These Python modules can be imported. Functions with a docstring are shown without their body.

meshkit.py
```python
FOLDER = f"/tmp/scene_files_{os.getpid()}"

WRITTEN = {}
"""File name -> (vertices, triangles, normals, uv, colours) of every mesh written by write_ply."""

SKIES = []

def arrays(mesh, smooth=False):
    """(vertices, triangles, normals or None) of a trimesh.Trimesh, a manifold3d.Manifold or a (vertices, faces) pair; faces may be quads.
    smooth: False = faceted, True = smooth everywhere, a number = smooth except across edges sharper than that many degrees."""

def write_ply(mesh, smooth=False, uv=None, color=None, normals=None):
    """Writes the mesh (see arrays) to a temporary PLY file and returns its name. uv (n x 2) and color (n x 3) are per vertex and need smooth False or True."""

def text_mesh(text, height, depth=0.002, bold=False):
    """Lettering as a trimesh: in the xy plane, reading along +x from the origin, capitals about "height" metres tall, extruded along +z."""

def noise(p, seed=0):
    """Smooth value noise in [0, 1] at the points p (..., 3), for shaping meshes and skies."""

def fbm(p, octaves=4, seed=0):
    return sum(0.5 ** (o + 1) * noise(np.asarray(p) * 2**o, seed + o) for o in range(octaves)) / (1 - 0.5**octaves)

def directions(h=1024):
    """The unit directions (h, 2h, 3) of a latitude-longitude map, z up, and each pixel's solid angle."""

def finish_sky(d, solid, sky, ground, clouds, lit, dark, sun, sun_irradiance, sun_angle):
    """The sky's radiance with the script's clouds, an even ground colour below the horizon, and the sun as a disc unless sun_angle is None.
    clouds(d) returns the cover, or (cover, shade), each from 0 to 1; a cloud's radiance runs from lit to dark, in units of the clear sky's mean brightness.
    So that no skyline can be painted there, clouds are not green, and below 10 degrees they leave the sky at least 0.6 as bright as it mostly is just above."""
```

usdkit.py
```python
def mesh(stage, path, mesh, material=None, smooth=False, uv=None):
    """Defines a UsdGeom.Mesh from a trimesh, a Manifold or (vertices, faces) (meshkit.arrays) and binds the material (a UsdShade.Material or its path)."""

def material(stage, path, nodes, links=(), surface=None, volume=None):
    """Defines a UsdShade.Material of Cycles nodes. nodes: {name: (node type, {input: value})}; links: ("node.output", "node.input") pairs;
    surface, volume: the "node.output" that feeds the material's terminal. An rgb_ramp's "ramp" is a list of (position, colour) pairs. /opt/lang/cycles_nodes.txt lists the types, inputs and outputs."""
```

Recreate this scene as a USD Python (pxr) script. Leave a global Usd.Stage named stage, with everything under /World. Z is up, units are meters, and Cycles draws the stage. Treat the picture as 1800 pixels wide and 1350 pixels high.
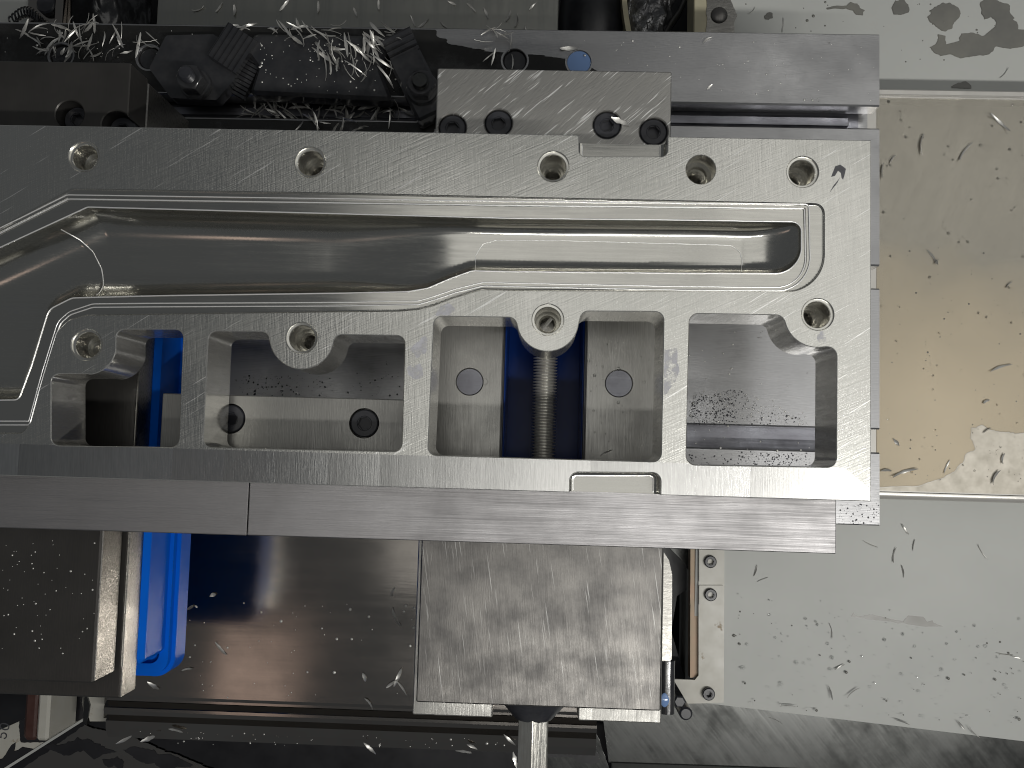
import math, random
import numpy as np, trimesh, shapely
import manifold3d as m3
import shapely.geometry as sg
from scipy.spatial import Delaunay
from pxr import Usd, UsdGeom, UsdLux, UsdShade, Gf, Sdf
import usdkit, meshkit

stage = Usd.Stage.CreateInMemory()
UsdGeom.SetStageUpAxis(stage, 'Z'); UsdGeom.SetStageMetersPerUnit(stage, 1.0)
UsdGeom.Xform.Define(stage, '/World')
rng = random.Random(7); nrg = np.random.default_rng(7)

# ---------------------------------------------------------------- camera, lamps, exposure
F = 1603.486
M = np.array([[0.9991906169801982, 0.028349765651023043, -0.028537724616078633],
              [-0.026229659742032372, 0.9970519722184187, 0.07210665465252743],
              [0.030497801372365716, -0.07129975794414538, 0.9969885799890377]])
CAMZ = 0.697                                   # metres above the machine table (z = 0)
cam = UsdGeom.Camera.Define(stage, '/World/camera')
cam.CreateHorizontalApertureAttr(36.0); cam.CreateFocalLengthAttr(F / 1800 * 36.0)
cam.CreateFStopAttr(0.0)
T = np.eye(4); T[:3, :3] = M; T[3, :3] = (0, 0, CAMZ)
cam.AddTransformOp().Set(Gf.Matrix4d(*T.ravel().tolist()))
cam.CreateExposureAttr(0.5)


def rect_light(name, pos, target, w, h, intensity, color):
    l = UsdLux.RectLight.Define(stage, '/World/' + name)
    l.CreateWidthAttr(w); l.CreateHeightAttr(h); l.CreateIntensityAttr(intensity); l.CreateColorAttr(Gf.Vec3f(*color))
    p, t = np.array(pos, float), np.array(target, float)
    z = p - t; z /= np.linalg.norm(z)
    x = np.array([1.0, 0, 0]) - z * z[0]; x /= np.linalg.norm(x); y = np.cross(z, x)
    m = np.eye(4); m[0, :3] = x; m[1, :3] = y; m[2, :3] = z; m[3, :3] = p
    l.AddTransformOp().Set(Gf.Matrix4d(*m.ravel().tolist()))
    return l


# the machine's LED work light along the front right, added softboxes above, an added warm panel on the left
rect_light('led_work_light', (0.74, -0.44, 1.22), (0.72, 0.90, 0.30), 0.70, 0.04, 86.0, (1.0, 0.98, 0.94))
rect_light('led_work_light_short', (0.12, -0.44, 1.25), (0.25, 0.50, 0.15), 0.45, 0.03, 40.0, (1.0, 0.98, 0.94))
rect_light('led_spot', (0.52, -0.062, 1.30), (0.35, 0.0, 0.1), 0.10, 0.025, 14.0, (0.97, 0.98, 1.0))
rect_light('ceiling_softbox', (0.95, 0.36, 1.65), (0.25, 0.10, 0.1), 1.20, 1.75, 0.50, (1.0, 0.985, 0.94))  # unseen softbox added to stand in for the lit ceiling
rect_light('ceiling_softbox_dim', (-0.03, 0.14, 1.66), (0.0, 0.1, 0.1), 0.74, 1.05, 0.46, (1.0, 0.985, 0.94))  # weaker softbox, added to brighten the middle of the plate
rect_light('brown_reflection_panel', (-0.62, -0.52, 1.20), (-0.3, -0.2, 0.0), 0.17, 0.22, 0.45, (1.0, 0.74, 0.62))  # unseen panel added so the front cover reflects brown
usdkit.material(stage, '/World/Looks/ambient', {'b': ('background_shader', {'color': (0.95, 1.0, 1.05), 'strength': 0.056})}, surface='b.background')
dome = UsdLux.DomeLight.Define(stage, '/World/ambient_light')
UsdShade.MaterialBindingAPI.Apply(dome.GetPrim()).Bind(UsdShade.Material.Get(stage, '/World/Looks/ambient'))

# ---------------------------------------------------------------- measuring: where a sight line meets a level (millimetres)
CZ = CAMZ * 1000


def P(u, v, z):
    r = M.T @ np.array([(u - 900) / F, -(v - 675) / F, -1.0])
    return r[:2] * ((CZ - z) / -r[2])


def poly_px(pts, z):
    return np.array([P(u, v, z) for u, v in pts])


# ---------------------------------------------------------------- materials
LOOKS = '/World/Looks/'


def surf(name, col, col2=None, rough=0.3, rough2=None, metal=1.0, scale=30.0, streak=None, rot=0.0, streak_amt=0.5, bump=0.0, bump_scale=None,
         spots=None, spot_col=None, spot_rough=0.5, spot_scale=60.0, grain=0.0, aniso=0.0, coat=0.0, spec=0.5, bump_dist=0.0003, second=None, second_amt=0.35, scratch=None):
    """Metal or paint: col..col2 in soft clouds, streaks of scratches along one direction (cells per metre across, along), spots of dirt."""
    col2 = col2 or tuple(0.8 * c for c in col); rough2 = rough2 if rough2 is not None else rough * 1.3
    n = {'g': ('geometry', {}),
         'cl': ('noise_texture', {'scale': scale, 'detail': 5, 'roughness': 0.6}),
         'cr': ('map_range', {'from_min': 0.32, 'from_max': 0.68, 'clamp': True}),
         'mc': ('mix_color', {'a': col, 'b': col2}),
         'mr': ('map_range', {'from_min': 0.0, 'from_max': 1.0, 'to_min': rough, 'to_max': rough2, 'clamp': True}),
         'p': ('principled_bsdf', {'metallic': metal, 'specular_ior_level': spec, 'coat_weight': coat, 'coat_roughness': 0.08})}
    L = [('g.position', 'cl.vector'), ('cl.fac', 'cr.value'), ('cr.result', 'mc.fac'), ('cr.result', 'mr.value')]
    color, rgh, height = 'mc.result', 'mr.result', None
    if streak:
        n['mp'] = ('mapping', {'mapping_type': 'texture', 'rotation': (0, 0, rot), 'scale': tuple(1.0 / s for s in streak)})
        n['st'] = ('noise_texture', {'scale': 1.0, 'detail': 3, 'roughness': 0.65})
        n['sr'] = ('map_range', {'from_min': 0.3, 'from_max': 0.7, 'clamp': True})
        n['sa'] = ('math', {'math_type': 'multiply_add', 'value2': streak_amt * 0.30, 'value3': -0.15 * streak_amt})
        n['ra'] = ('math', {'math_type': 'add', 'use_clamp': True})
        L += [('g.position', 'mp.vector'), ('mp.vector', 'st.vector'), ('st.fac', 'sr.value'), ('sr.result', 'sa.value1'), (rgh, 'ra.value1'), ('sa.value', 'ra.value2')]
        n['sc'] = ('map_range', {'from_min': 0.0, 'from_max': 1.0, 'to_min': 1.0, 'to_max': 1.0 - 0.35 * streak_amt})
        n['sm'] = ('vector_math', {'math_type': 'scale'})
        L += [('sr.result', 'sc.value'), (color, 'sm.vector1'), ('sc.result', 'sm.scale')]
        color, rgh, height = 'sm.vector', 'ra.value', 'sr.result'
        if second:
            sstreak, srot = second
            n['mp2'] = ('mapping', {'mapping_type': 'texture', 'rotation': (0, 0, srot), 'scale': tuple(1.0 / s for s in sstreak)})
            n['st2'] = ('noise_texture', {'scale': 1.0, 'detail': 3, 'roughness': 0.6})
            n['sr2'] = ('map_range', {'from_min': 0.3, 'from_max': 0.7, 'clamp': True})
            n['mixs'] = ('mix_float', {'fac': second_amt})
            L += [('g.position', 'mp2.vector'), ('mp2.vector', 'st2.vector'), ('st2.fac', 'sr2.value'), ('sr.result', 'mixs.a'), ('sr2.result', 'mixs.b')]
            L = [('mixs.result', b) if a == 'sr.result' and b in ('sa.value1', 'sc.value') else (a, b) for a, b in L]
            height = 'mixs.result'
    if scratch:
        cells, srot, lo, amt = scratch
        n['xm'] = ('mapping', {'mapping_type': 'texture', 'rotation': (0, 0, srot), 'scale': tuple(1.0 / q for q in cells)})
        n['xn'] = ('noise_texture', {'scale': 1.0, 'detail': 2, 'roughness': 0.5, 'distortion': 0.15})
        n['xr'] = ('map_range', {'from_min': lo, 'from_max': lo + 0.05, 'to_max': amt, 'clamp': True})
        n['xc'] = ('mix_color', {'b': (0.95, 0.95, 0.93)}); n['xq'] = ('mix_float', {'b': 0.5})
        L += [('g.position', 'xm.vector'), ('xm.vector', 'xn.vector'), ('xn.fac', 'xr.value'), ('xr.result', 'xc.fac'), (color, 'xc.a'), ('xr.result', 'xq.fac'), (rgh, 'xq.a')]
        color, rgh = 'xc.result', 'xq.result'
    if spots is not None:
        n['sp'] = ('noise_texture', {'scale': spot_scale, 'detail': 8, 'roughness': 0.72})
        n['spr'] = ('map_range', {'from_min': spots, 'from_max': spots + 0.04, 'clamp': True})
        n['spm'] = ('mix_color', {'b': spot_col or (0.02, 0.02, 0.02)})
        n['spq'] = ('mix_float', {'b': spot_rough})
        L += [('g.position', 'sp.vector'), ('sp.fac', 'spr.value'), ('spr.result', 'spm.fac'), (color, 'spm.a'), ('spr.result', 'spq.fac'), (rgh, 'spq.a')]
        color, rgh = 'spm.result', 'spq.result'
    if bump:
        if not height or bump_scale:
            n['bn'] = ('noise_texture', {'scale': bump_scale or 400.0, 'detail': 4, 'roughness': 0.6})
            L += [('g.position', 'bn.vector')]; height = 'bn.fac'
        n['bu'] = ('bump', {'strength': bump, 'distance': bump_dist})
        L += [(height, 'bu.height'), ('bu.normal', 'p.normal')]
    if aniso:
        n['p'][1]['anisotropic'] = abs(aniso)
        n['tx'] = ('combine_xyz', {'x': math.cos(rot), 'y': math.sin(rot), 'z': 0.0})
        L += [('tx.vector', 'p.tangent')]
    L += [(color, 'p.base_color'), (rgh, 'p.roughness')]
    return usdkit.material(stage, LOOKS + name, n, L, surface='p.BSDF')


mat = {}
mat['milled'] = surf('milled_aluminium', (0.80, 0.79, 0.745), (0.66, 0.655, 0.615), 0.20, 0.29, scale=12, streak=(45, 1500, 60), rot=math.radians(24), streak_amt=0.6,
                     bump=0.6, bump_dist=0.00012, second=((1300, 60, 60), math.radians(4)), second_amt=0.45, scratch=((22, 700, 20), math.radians(33), 0.665, 0.6))
mat['milled_band'] = usdkit.material(stage, LOOKS + 'milled_band', {
    'g': ('geometry', {}), 'sx': ('separate_xyz', {}), 'dv': ('math', {'math_type': 'divide', 'value2': 0.031}), 'fl': ('math', {'math_type': 'floor'}), 'wn': ('white_noise_texture', {'dimensions': '1D'}),
    'fr': ('math', {'math_type': 'fraction'}), 'pw': ('math', {'math_type': 'multiply_add', 'value2': 0.35}), 'wr': ('map_range', {'from_min': 0.0, 'from_max': 1.35, 'to_min': 0.60, 'to_max': 1.06}),
    'mp': ('mapping', {'mapping_type': 'texture', 'rotation': (0, 0, 0.03), 'scale': (1 / 1500.0, 1 / 90.0, 1 / 60.0)}), 'st': ('noise_texture', {'scale': 1.0, 'detail': 3, 'roughness': 0.65}),
    'sr': ('map_range', {'from_min': 0.3, 'from_max': 0.7, 'to_min': 0.80, 'to_max': 1.0, 'clamp': True}), 'mu': ('math', {'math_type': 'multiply'}), 'co': ('vector_math', {'math_type': 'scale', 'vector1': (0.84, 0.835, 0.81)}),
    'rr': ('map_range', {'from_min': 0.7, 'from_max': 1.04, 'to_min': 0.30, 'to_max': 0.20, 'clamp': True}), 'bu': ('bump', {'strength': 0.45, 'distance': 0.00012}), 'tx': ('combine_xyz', {'x': 0.0, 'y': 1.0}),
    'p': ('principled_bsdf', {'metallic': 1.0, 'anisotropic': 0.75})},
    [('g.position', 'sx.vector'), ('sx.x', 'dv.value1'), ('dv.value', 'fl.value1'), ('fl.value', 'wn.w'), ('dv.value', 'fr.value1'), ('fr.value', 'pw.value1'), ('wn.value', 'pw.value3'), ('pw.value', 'wr.value'),
     ('g.position', 'mp.vector'), ('mp.vector', 'st.vector'), ('st.fac', 'sr.value'), ('wr.result', 'mu.value1'), ('sr.result', 'mu.value2'), ('mu.value', 'co.scale'), ('co.vector', 'p.base_color'),
     ('wr.result', 'rr.value'), ('rr.result', 'p.roughness'), ('st.fac', 'bu.height'), ('bu.normal', 'p.normal'), ('tx.vector', 'p.tangent')], surface='p.BSDF')
mat['cut'] = surf('fresh_cut_aluminium', (0.64, 0.63, 0.585), (0.58, 0.57, 0.53), 0.14, 0.22, scale=14, streak=(25, 500, 500), streak_amt=0.25, bump=0.05, bump_dist=0.0001)
mat['wall'] = surf('pocket_wall_aluminium', (0.84, 0.83, 0.78), (0.76, 0.75, 0.71), 0.13, 0.22, metal=0.86, scale=40, streak=(500, 500, 30), streak_amt=0.35, bump=0.06, bump_dist=0.0001)
mat['sawn'] = surf('sawn_aluminium', (0.47, 0.46, 0.465), (0.36, 0.352, 0.355), 0.44, 0.54, scale=26, second=((12, 160, 60), 0.0), second_amt=0.4, streak=(16, 1500, 200), streak_amt=0.9, bump=0.35, bump_dist=0.0002)
mat['steel'] = surf('ground_steel', (0.20, 0.192, 0.180), (0.12, 0.116, 0.112), 0.33, 0.46, scale=48, scratch=((1500, 24, 30), math.radians(9), 0.66, 0.22), streak=(1700, 60, 100), rot=0.10, streak_amt=0.35, metal=0.8, bump=0.14, bump_dist=0.0002)
mat['jaw_swirl'] = surf('milled_steel_jaw', scratch=((40, 800, 30), math.radians(42), 0.63, 0.75), col=(0.50, 0.49, 0.46), col2=(0.33, 0.325, 0.31), rough=0.24, rough2=0.40, scale=26, metal=0.75, second=((1200, 60, 60), math.radians(-60)), second_amt=0.4, streak=(60, 900, 100), rot=math.radians(48), streak_amt=0.8,
                        bump=0.28, bump_dist=0.0002, spots=0.645, spot_col=(0.07, 0.07, 0.065), spot_scale=80)
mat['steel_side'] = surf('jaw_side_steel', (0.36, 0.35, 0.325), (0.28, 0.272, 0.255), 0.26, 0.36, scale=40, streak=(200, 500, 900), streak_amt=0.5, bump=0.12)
mat['bed'] = surf('vise_bed_steel', (0.40, 0.395, 0.37), (0.29, 0.285, 0.27), 0.26, 0.38, metal=0.65, scale=34, streak=(1500, 50, 60), streak_amt=0.5, bump=0.1)
mat['table'] = surf('table_iron', (0.44, 0.44, 0.445), (0.33, 0.33, 0.335), 0.24, 0.40, scale=18, metal=0.9, streak=(30, 1500, 60), rot=0.1, streak_amt=0.2, bump=0.08,
                    spots=0.66, spot_col=(0.12, 0.118, 0.11), spot_rough=0.6, spot_scale=70)
mat['slot'] = surf('slot_iron', (0.26, 0.265, 0.29), (0.17, 0.17, 0.19), 0.28, 0.42, scale=40, streak=(20, 500, 500), streak_amt=0.4)
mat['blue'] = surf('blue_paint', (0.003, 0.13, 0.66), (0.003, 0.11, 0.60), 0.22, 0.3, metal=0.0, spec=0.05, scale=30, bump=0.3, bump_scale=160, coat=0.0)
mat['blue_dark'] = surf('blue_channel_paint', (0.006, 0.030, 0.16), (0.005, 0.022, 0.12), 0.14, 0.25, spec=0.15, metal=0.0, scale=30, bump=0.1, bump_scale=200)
mat['black_oxide'] = surf('black_oxide', (0.022, 0.023, 0.028), (0.035, 0.036, 0.042), 0.24, 0.34, metal=0.0, scale=120, spec=0.5)
mat['black_oily'] = surf('black_oily_steel', (0.020, 0.021, 0.024), (0.034, 0.034, 0.036), 0.14, 0.30, metal=0.0, scale=70, bump=0.35, bump_scale=180, coat=0.5)
mat['rubber'] = surf('black_rubber', (0.014, 0.015, 0.018), (0.022, 0.023, 0.026), 0.28, 0.42, metal=0.0, scale=40, bump=0.1)
mat['void'] = surf('dark_recess', (0.012, 0.012, 0.014), (0.02, 0.02, 0.023), 0.30, 0.45, metal=0.0, scale=20)
mat['screw'] = surf('screw_steel', (0.84, 0.83, 0.79), (0.70, 0.69, 0.66), 0.22, 0.32, metal=0.75, scale=80)
mat['hex'] = surf('worn_hex_steel', (0.80, 0.79, 0.73), (0.62, 0.60, 0.55), 0.24, 0.36, metal=0.85, scale=90, streak=(900, 40, 200), streak_amt=0.9, bump=0.25)
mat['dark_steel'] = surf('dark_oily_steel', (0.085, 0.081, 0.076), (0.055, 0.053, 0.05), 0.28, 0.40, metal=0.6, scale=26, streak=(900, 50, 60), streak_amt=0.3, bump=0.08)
mat['bore'] = surf('bored_aluminium', (0.76, 0.75, 0.70), (0.64, 0.63, 0.59), 0.16, 0.24, metal=0.94, scale=90, streak=(400, 400, 1500), streak_amt=0.15)
mat['edge'] = surf('edge_glint', (0.97, 0.97, 0.965), (0.95, 0.95, 0.945), 0.26, 0.30, metal=0.65, scale=100)  # near-white, so the edge highlights are put into the colour
mat['chip'] = surf('chip_aluminium', (0.78, 0.77, 0.73), (0.58, 0.57, 0.54), 0.30, 0.44, metal=0.75, scale=300)
mat['chip_dull'] = surf('wet_chip_aluminium', (0.48, 0.475, 0.45), (0.34, 0.335, 0.32), 0.26, 0.42, metal=0.45, scale=300)
mat['paint'] = surf('grey_paint', (0.50, 0.51, 0.485), (0.455, 0.465, 0.445), 0.42, 0.50, metal=0.0, spec=0.3, scale=5, bump=0.04, bump_scale=150)
mat['cream'] = surf('cream_paint', (0.52, 0.51, 0.46), (0.46, 0.445, 0.385), 0.28, 0.4, metal=0.0, scale=35, spots=0.63, spot_col=(0.30, 0.24, 0.16), spot_scale=30)
mat['cover'] = surf('cover_stainless', (0.60, 0.585, 0.55), (0.54, 0.525, 0.49), 0.28, 0.38, metal=0.45, scale=7, streak=(12, 90, 20), rot=1.2, streak_amt=0.25, bump=0.06)
mat['cover_dry'] = surf('dried_residue', (0.66, 0.62, 0.54), (0.52, 0.485, 0.41), 0.45, 0.6, metal=0.35, scale=80, spots=0.64, spot_col=(0.33, 0.30, 0.25), spot_scale=150)
mat['film'] = surf('coolant_film', (0.56, 0.475, 0.34), (0.52, 0.45, 0.33), 0.07, 0.10, metal=0.0, scale=9, coat=0.4)
mat['front_cover'] = surf('front_cover_steel', (0.37, 0.345, 0.315), (0.31, 0.287, 0.262), 0.11, 0.18, scale=12, streak=(10, 120, 20), streak_amt=0.1, bump=0.05)
mat['trough'] = surf('trough_steel', (0.13, 0.133, 0.128), (0.085, 0.087, 0.085), 0.16, 0.30, scale=18, streak=(90, 10, 20), rot=0.7, streak_amt=0.2, bump=0.1)
mat['back_cover'] = surf('back_cover_steel', (0.42, 0.42, 0.385), (0.36, 0.36, 0.33), 0.32, 0.42, scale=10, streak=(120, 6, 20), streak_amt=0.4)
mat['wet'] = surf('wet_patch', (0.135, 0.135, 0.125), (0.19, 0.187, 0.165), 0.22, 0.36, metal=0.0, scale=22)
mat['seal'] = surf('rusty_seal', (0.23, 0.13, 0.075), (0.30, 0.25, 0.17), 0.35, 0.5, metal=0.2, scale=40)
mat['brown'] = surf('brown_paint', (0.055, 0.022, 0.016), (0.075, 0.035, 0.028), 0.3, 0.4, metal=0.0, scale=90)
mat['ink'] = surf('marker_ink', (0.055, 0.055, 0.06), (0.09, 0.09, 0.1), 0.45, 0.5, metal=0.0, scale=200)
mat['beige'] = surf('beige_strip', (0.48, 0.44, 0.31), (0.40, 0.37, 0.26), 0.45, 0.55, metal=0.0, scale=60)
mat['pool'] = surf('coolant_pool', (0.16, 0.26, 0.48), (0.15, 0.24, 0.44), 0.08, 0.1, metal=0.0, scale=60, coat=0.3)  # blue of a reflection put into the colour, for pool and glint
mat['thread'] = surf('thread_aluminium', (0.62, 0.60, 0.55), (0.42, 0.41, 0.38), 0.2, 0.3, scale=200)
mat['bag'] = surf('crumpled_foil', (0.30, 0.30, 0.30), (0.12, 0.12, 0.125), 0.16, 0.3, metal=0.7, scale=40, bump=0.9, bump_scale=60, bump_dist=0.004)
mat['drop'] = usdkit.material(stage, LOOKS + 'droplet', {'p': ('principled_bsdf', {'base_color': (0.97, 0.98, 0.98), 'roughness': 0.03, 'ior': 1.36, 'transmission_weight': 1.0})}, surface='p.BSDF')
mat['residue'] = usdkit.material(stage, LOOKS + 'milky_residue', {
    'g': ('geometry', {}), 'n': ('noise_texture', {'scale': 190, 'detail': 5, 'roughness': 0.65}), 'r': ('map_range', {'from_min': 0.40, 'from_max': 0.62, 'to_min': 0.0, 'to_max': 0.75, 'clamp': True}),
    't': ('transparent_bsdf', {}), 'p': ('principled_bsdf', {'base_color': (0.60, 0.60, 0.64), 'roughness': 0.25}), 'm': ('mix_closure', {})},
    [('g.position', 'n.vector'), ('n.fac', 'r.value'), ('r.result', 'm.fac'), ('t.BSDF', 'm.closure1'), ('p.BSDF', 'm.closure2')], surface='m.closure')

# ---------------------------------------------------------------- building helpers (millimetres in, metres out)
counts, base = {}, {}


def path(parent, name):
    k = parent + '/' + name
    counts[k] = counts.get(k, -1) + 1
    return k if counts[k] == 0 else f'{k}_{counts[k]:03d}'


def tag(prim, label=None, cat=None, group=None, kind=None):
    for k, v in (('label', label), ('category', cat), ('group', group), ('kind', kind)):
        if v: prim.SetCustomDataByKey(k, v)
    return prim


def thing(name, label, cat, loc, group=None, kind=None):
    p = path('/World', name)
    x = UsdGeom.Xform.Define(stage, p); x.AddTranslateOp().Set(Gf.Vec3d(*[float(c) / 1000 for c in loc]))
    base[p] = np.array(loc, float)
    tag(x.GetPrim(), label, cat, group, kind)
    return p


def tri(mesh):
    if hasattr(mesh, 'to_mesh'):
        m = mesh.to_mesh(); return trimesh.Trimesh(m.vert_properties[:, :3], m.tri_verts, process=False)
    if isinstance(mesh, (tuple, list)):
        v, f = np.asarray(mesh[0], float), np.asarray(mesh[1], int)
        if f.shape[1] == 4: f = np.vstack([f[:, [0, 1, 2]], f[:, [0, 2, 3]]])
        return trimesh.Trimesh(v, f, process=False)
    return mesh


def part(parent, name, mesh, material, smooth=30, label=None):
    t = tri(mesh)
    o = base.get(parent, np.zeros(3))
    p = path(parent, name)
    base[p] = o
    m = usdkit.mesh(stage, p, trimesh.Trimesh((np.asarray(t.vertices) - o) / 1000, t.faces, process=False), mat[material], smooth=smooth)
    if label: m.GetPrim().SetCustomDataByKey('label', label)
    return p


def solo(name, mesh, material, label=None, cat=None, group=None, kind=None, smooth=30):
    p = part('/World', name, mesh, material, smooth)
    tag(stage.GetPrimAtPath(p), label, cat, group, kind)
    return p


def cbox(x0, x1, y0, y1, z0, z1, c=0.6):
    pts = []
    for sx, X in ((1, x0), (-1, x1)):
        for sy, Y in ((1, y0), (-1, y1)):
            for sz, Z in ((1, z0), (-1, z1)):
                pts += [(X + sx * c, Y + sy * c, Z), (X + sx * c, Y, Z + sz * c), (X, Y + sy * c, Z + sz * c)]
    return m3.Manifold.hull_points(np.array(pts, float))


def cyl(x, y, z0, z1, r, r1=None, n=40):
    return m3.Manifold.cylinder(z1 - z0, r, r if r1 is None else r1, n).translate((x, y, z0))


def ccyl(x, y, z0, z1, r, c=0.6, n=40):
    return cyl(x, y, z0, z1 - c, r, n=n) + cyl(x, y, z1 - c - 1e-4, z1, r, r - c, n=n)


def extr(poly, z0, z1):
    polys = getattr(poly, 'geoms', [poly])
    out = None
    for g in polys:
        cs = m3.CrossSection([np.array(r.coords)[:-1] for r in [sg.polygon.orient(g).exterior, *sg.polygon.orient(g).interiors]])
        m = m3.Manifold.extrude(cs, z1 - z0).translate((0, 0, z0))
        out = m if out is None else out + m
    return out


def prism_x(yz, x0, x1):
    """A (y, z) outline run along x."""
    cs = m3.CrossSection([np.array(sg.polygon.orient(sg.Polygon(yz)).exterior.coords)[:-1]])
    m = m3.Manifold.extrude(cs, x1 - x0)                  # outline in (x, y), run along z
    return m.transform(np.array([[0, 0, 1, x0], [1, 0, 0, 0], [0, 1, 0, 0]], float))


def tube(pts, r, n=12, caps=True):
    pts = np.array(pts, float); rs = np.broadcast_to(r, len(pts))
    tan = np.gradient(pts, axis=0); tan /= np.linalg.norm(tan, axis=1)[:, None]
    up = np.array([0, 0, 1.0]) if abs(tan[0][2]) < 0.9 else np.array([1.0, 0, 0])
    v, f = [], []
    for p, t, rr in zip(pts, tan, rs):
        a = np.cross(up, t); a /= np.linalg.norm(a); b = np.cross(t, a); up = b
        for k in range(n):
            q = 2 * math.pi * k / n
            v.append(p + rr * (math.cos(q) * a + math.sin(q) * b))
    m = len(pts)
    for i in range(m - 1):
        for k in range(n):
            f.append([i * n + k, i * n + (k + 1) % n, (i + 1) * n + (k + 1) % n, (i + 1) * n + k])
    f = np.array(f); f = np.vstack([f[:, [0, 1, 2]], f[:, [0, 2, 3]]]).tolist()
    if caps:
        v += [pts[0], pts[-1]]
        for k in range(n):
            f.append([len(v) - 2, (k + 1) % n, k]); f.append([len(v) - 1, (m - 1) * n + k, (m - 1) * n + (k + 1) % n])
    return trimesh.Trimesh(np.array(v), np.array(f), process=False)


def cap_screw(x, y, z0, z1, r=8.7):
    h = ccyl(x, y, z0, z1, r, 0.8, 48)
    hexa = m3.Manifold.cylinder(6, r * 0.5, r * 0.5, 6).rotate((0, 0, 12)).translate((x, y, z1 - 4.5))
    ring = cyl(x, y, z1 - 0.5, z1 + 1, r * 0.5, r * 0.62, 48)
    return h - hexa - ring


def blob(pts, jag=0.0, seed=1, step=1.2):
    """A closed outline resampled and roughened, as a splash of liquid has."""
    ring = sg.Polygon(pts).buffer(0)
    L = ring.exterior.length; n = max(12, int(L / step))
    q = np.array([ring.exterior.interpolate(L * i / n).coords[0] for i in range(n)])
    d = q - q.mean(0)
    k = meshkit.fbm(np.c_[q / 6.0, np.zeros(n)], 4, seed) - 0.5
    nrm = d / np.maximum(np.linalg.norm(d, axis=1), 1e-6)[:, None]
    return sg.Polygon(q + nrm * (k * jag)[:, None]).buffer(0)


def sheet(poly, z, t=0.25, edge=0.25):
    """A thin layer with a bevelled rim lying on level z."""
    polys = [g for g in getattr(poly, 'geoms', [poly]) if g.area > 0.5]
    ms = []
    for g in polys:
        ms.append(tri(extr(g, z, z + t * 0.5)))
        inner = g.buffer(-edge)
        for h in getattr(inner, 'geoms', [inner]):
            if h.area > 0.3: ms.append(tri(extr(h, z + t * 0.5 - 0.01, z + t)))
    return trimesh.util.concatenate(ms)


def fillet(poly, r):
    return poly.buffer(-r, quad_segs=12).buffer(2 * r, quad_segs=12).buffer(-r, quad_segs=12)


# ================================================================ levels (mm above the table)
ZP = 159.0        # top of the workpiece
ZPB = 117.6       # its underside
ZJ = 117.0        # tops of the vise jaws
ZBAR = 141.0      # top of the soft-jaw bars
ZBED = 72.0       # right vise bed
ZC = -90.0        # way covers
ZG = -150.0       # painted grey panel

# ================================================================ the setting far below
tray = m3.Manifold.cube((2600, 2600, 20)).translate((-1300, -1300, -420))
solo('chip_tray_floor', tray, 'void', kind='structure')

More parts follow.
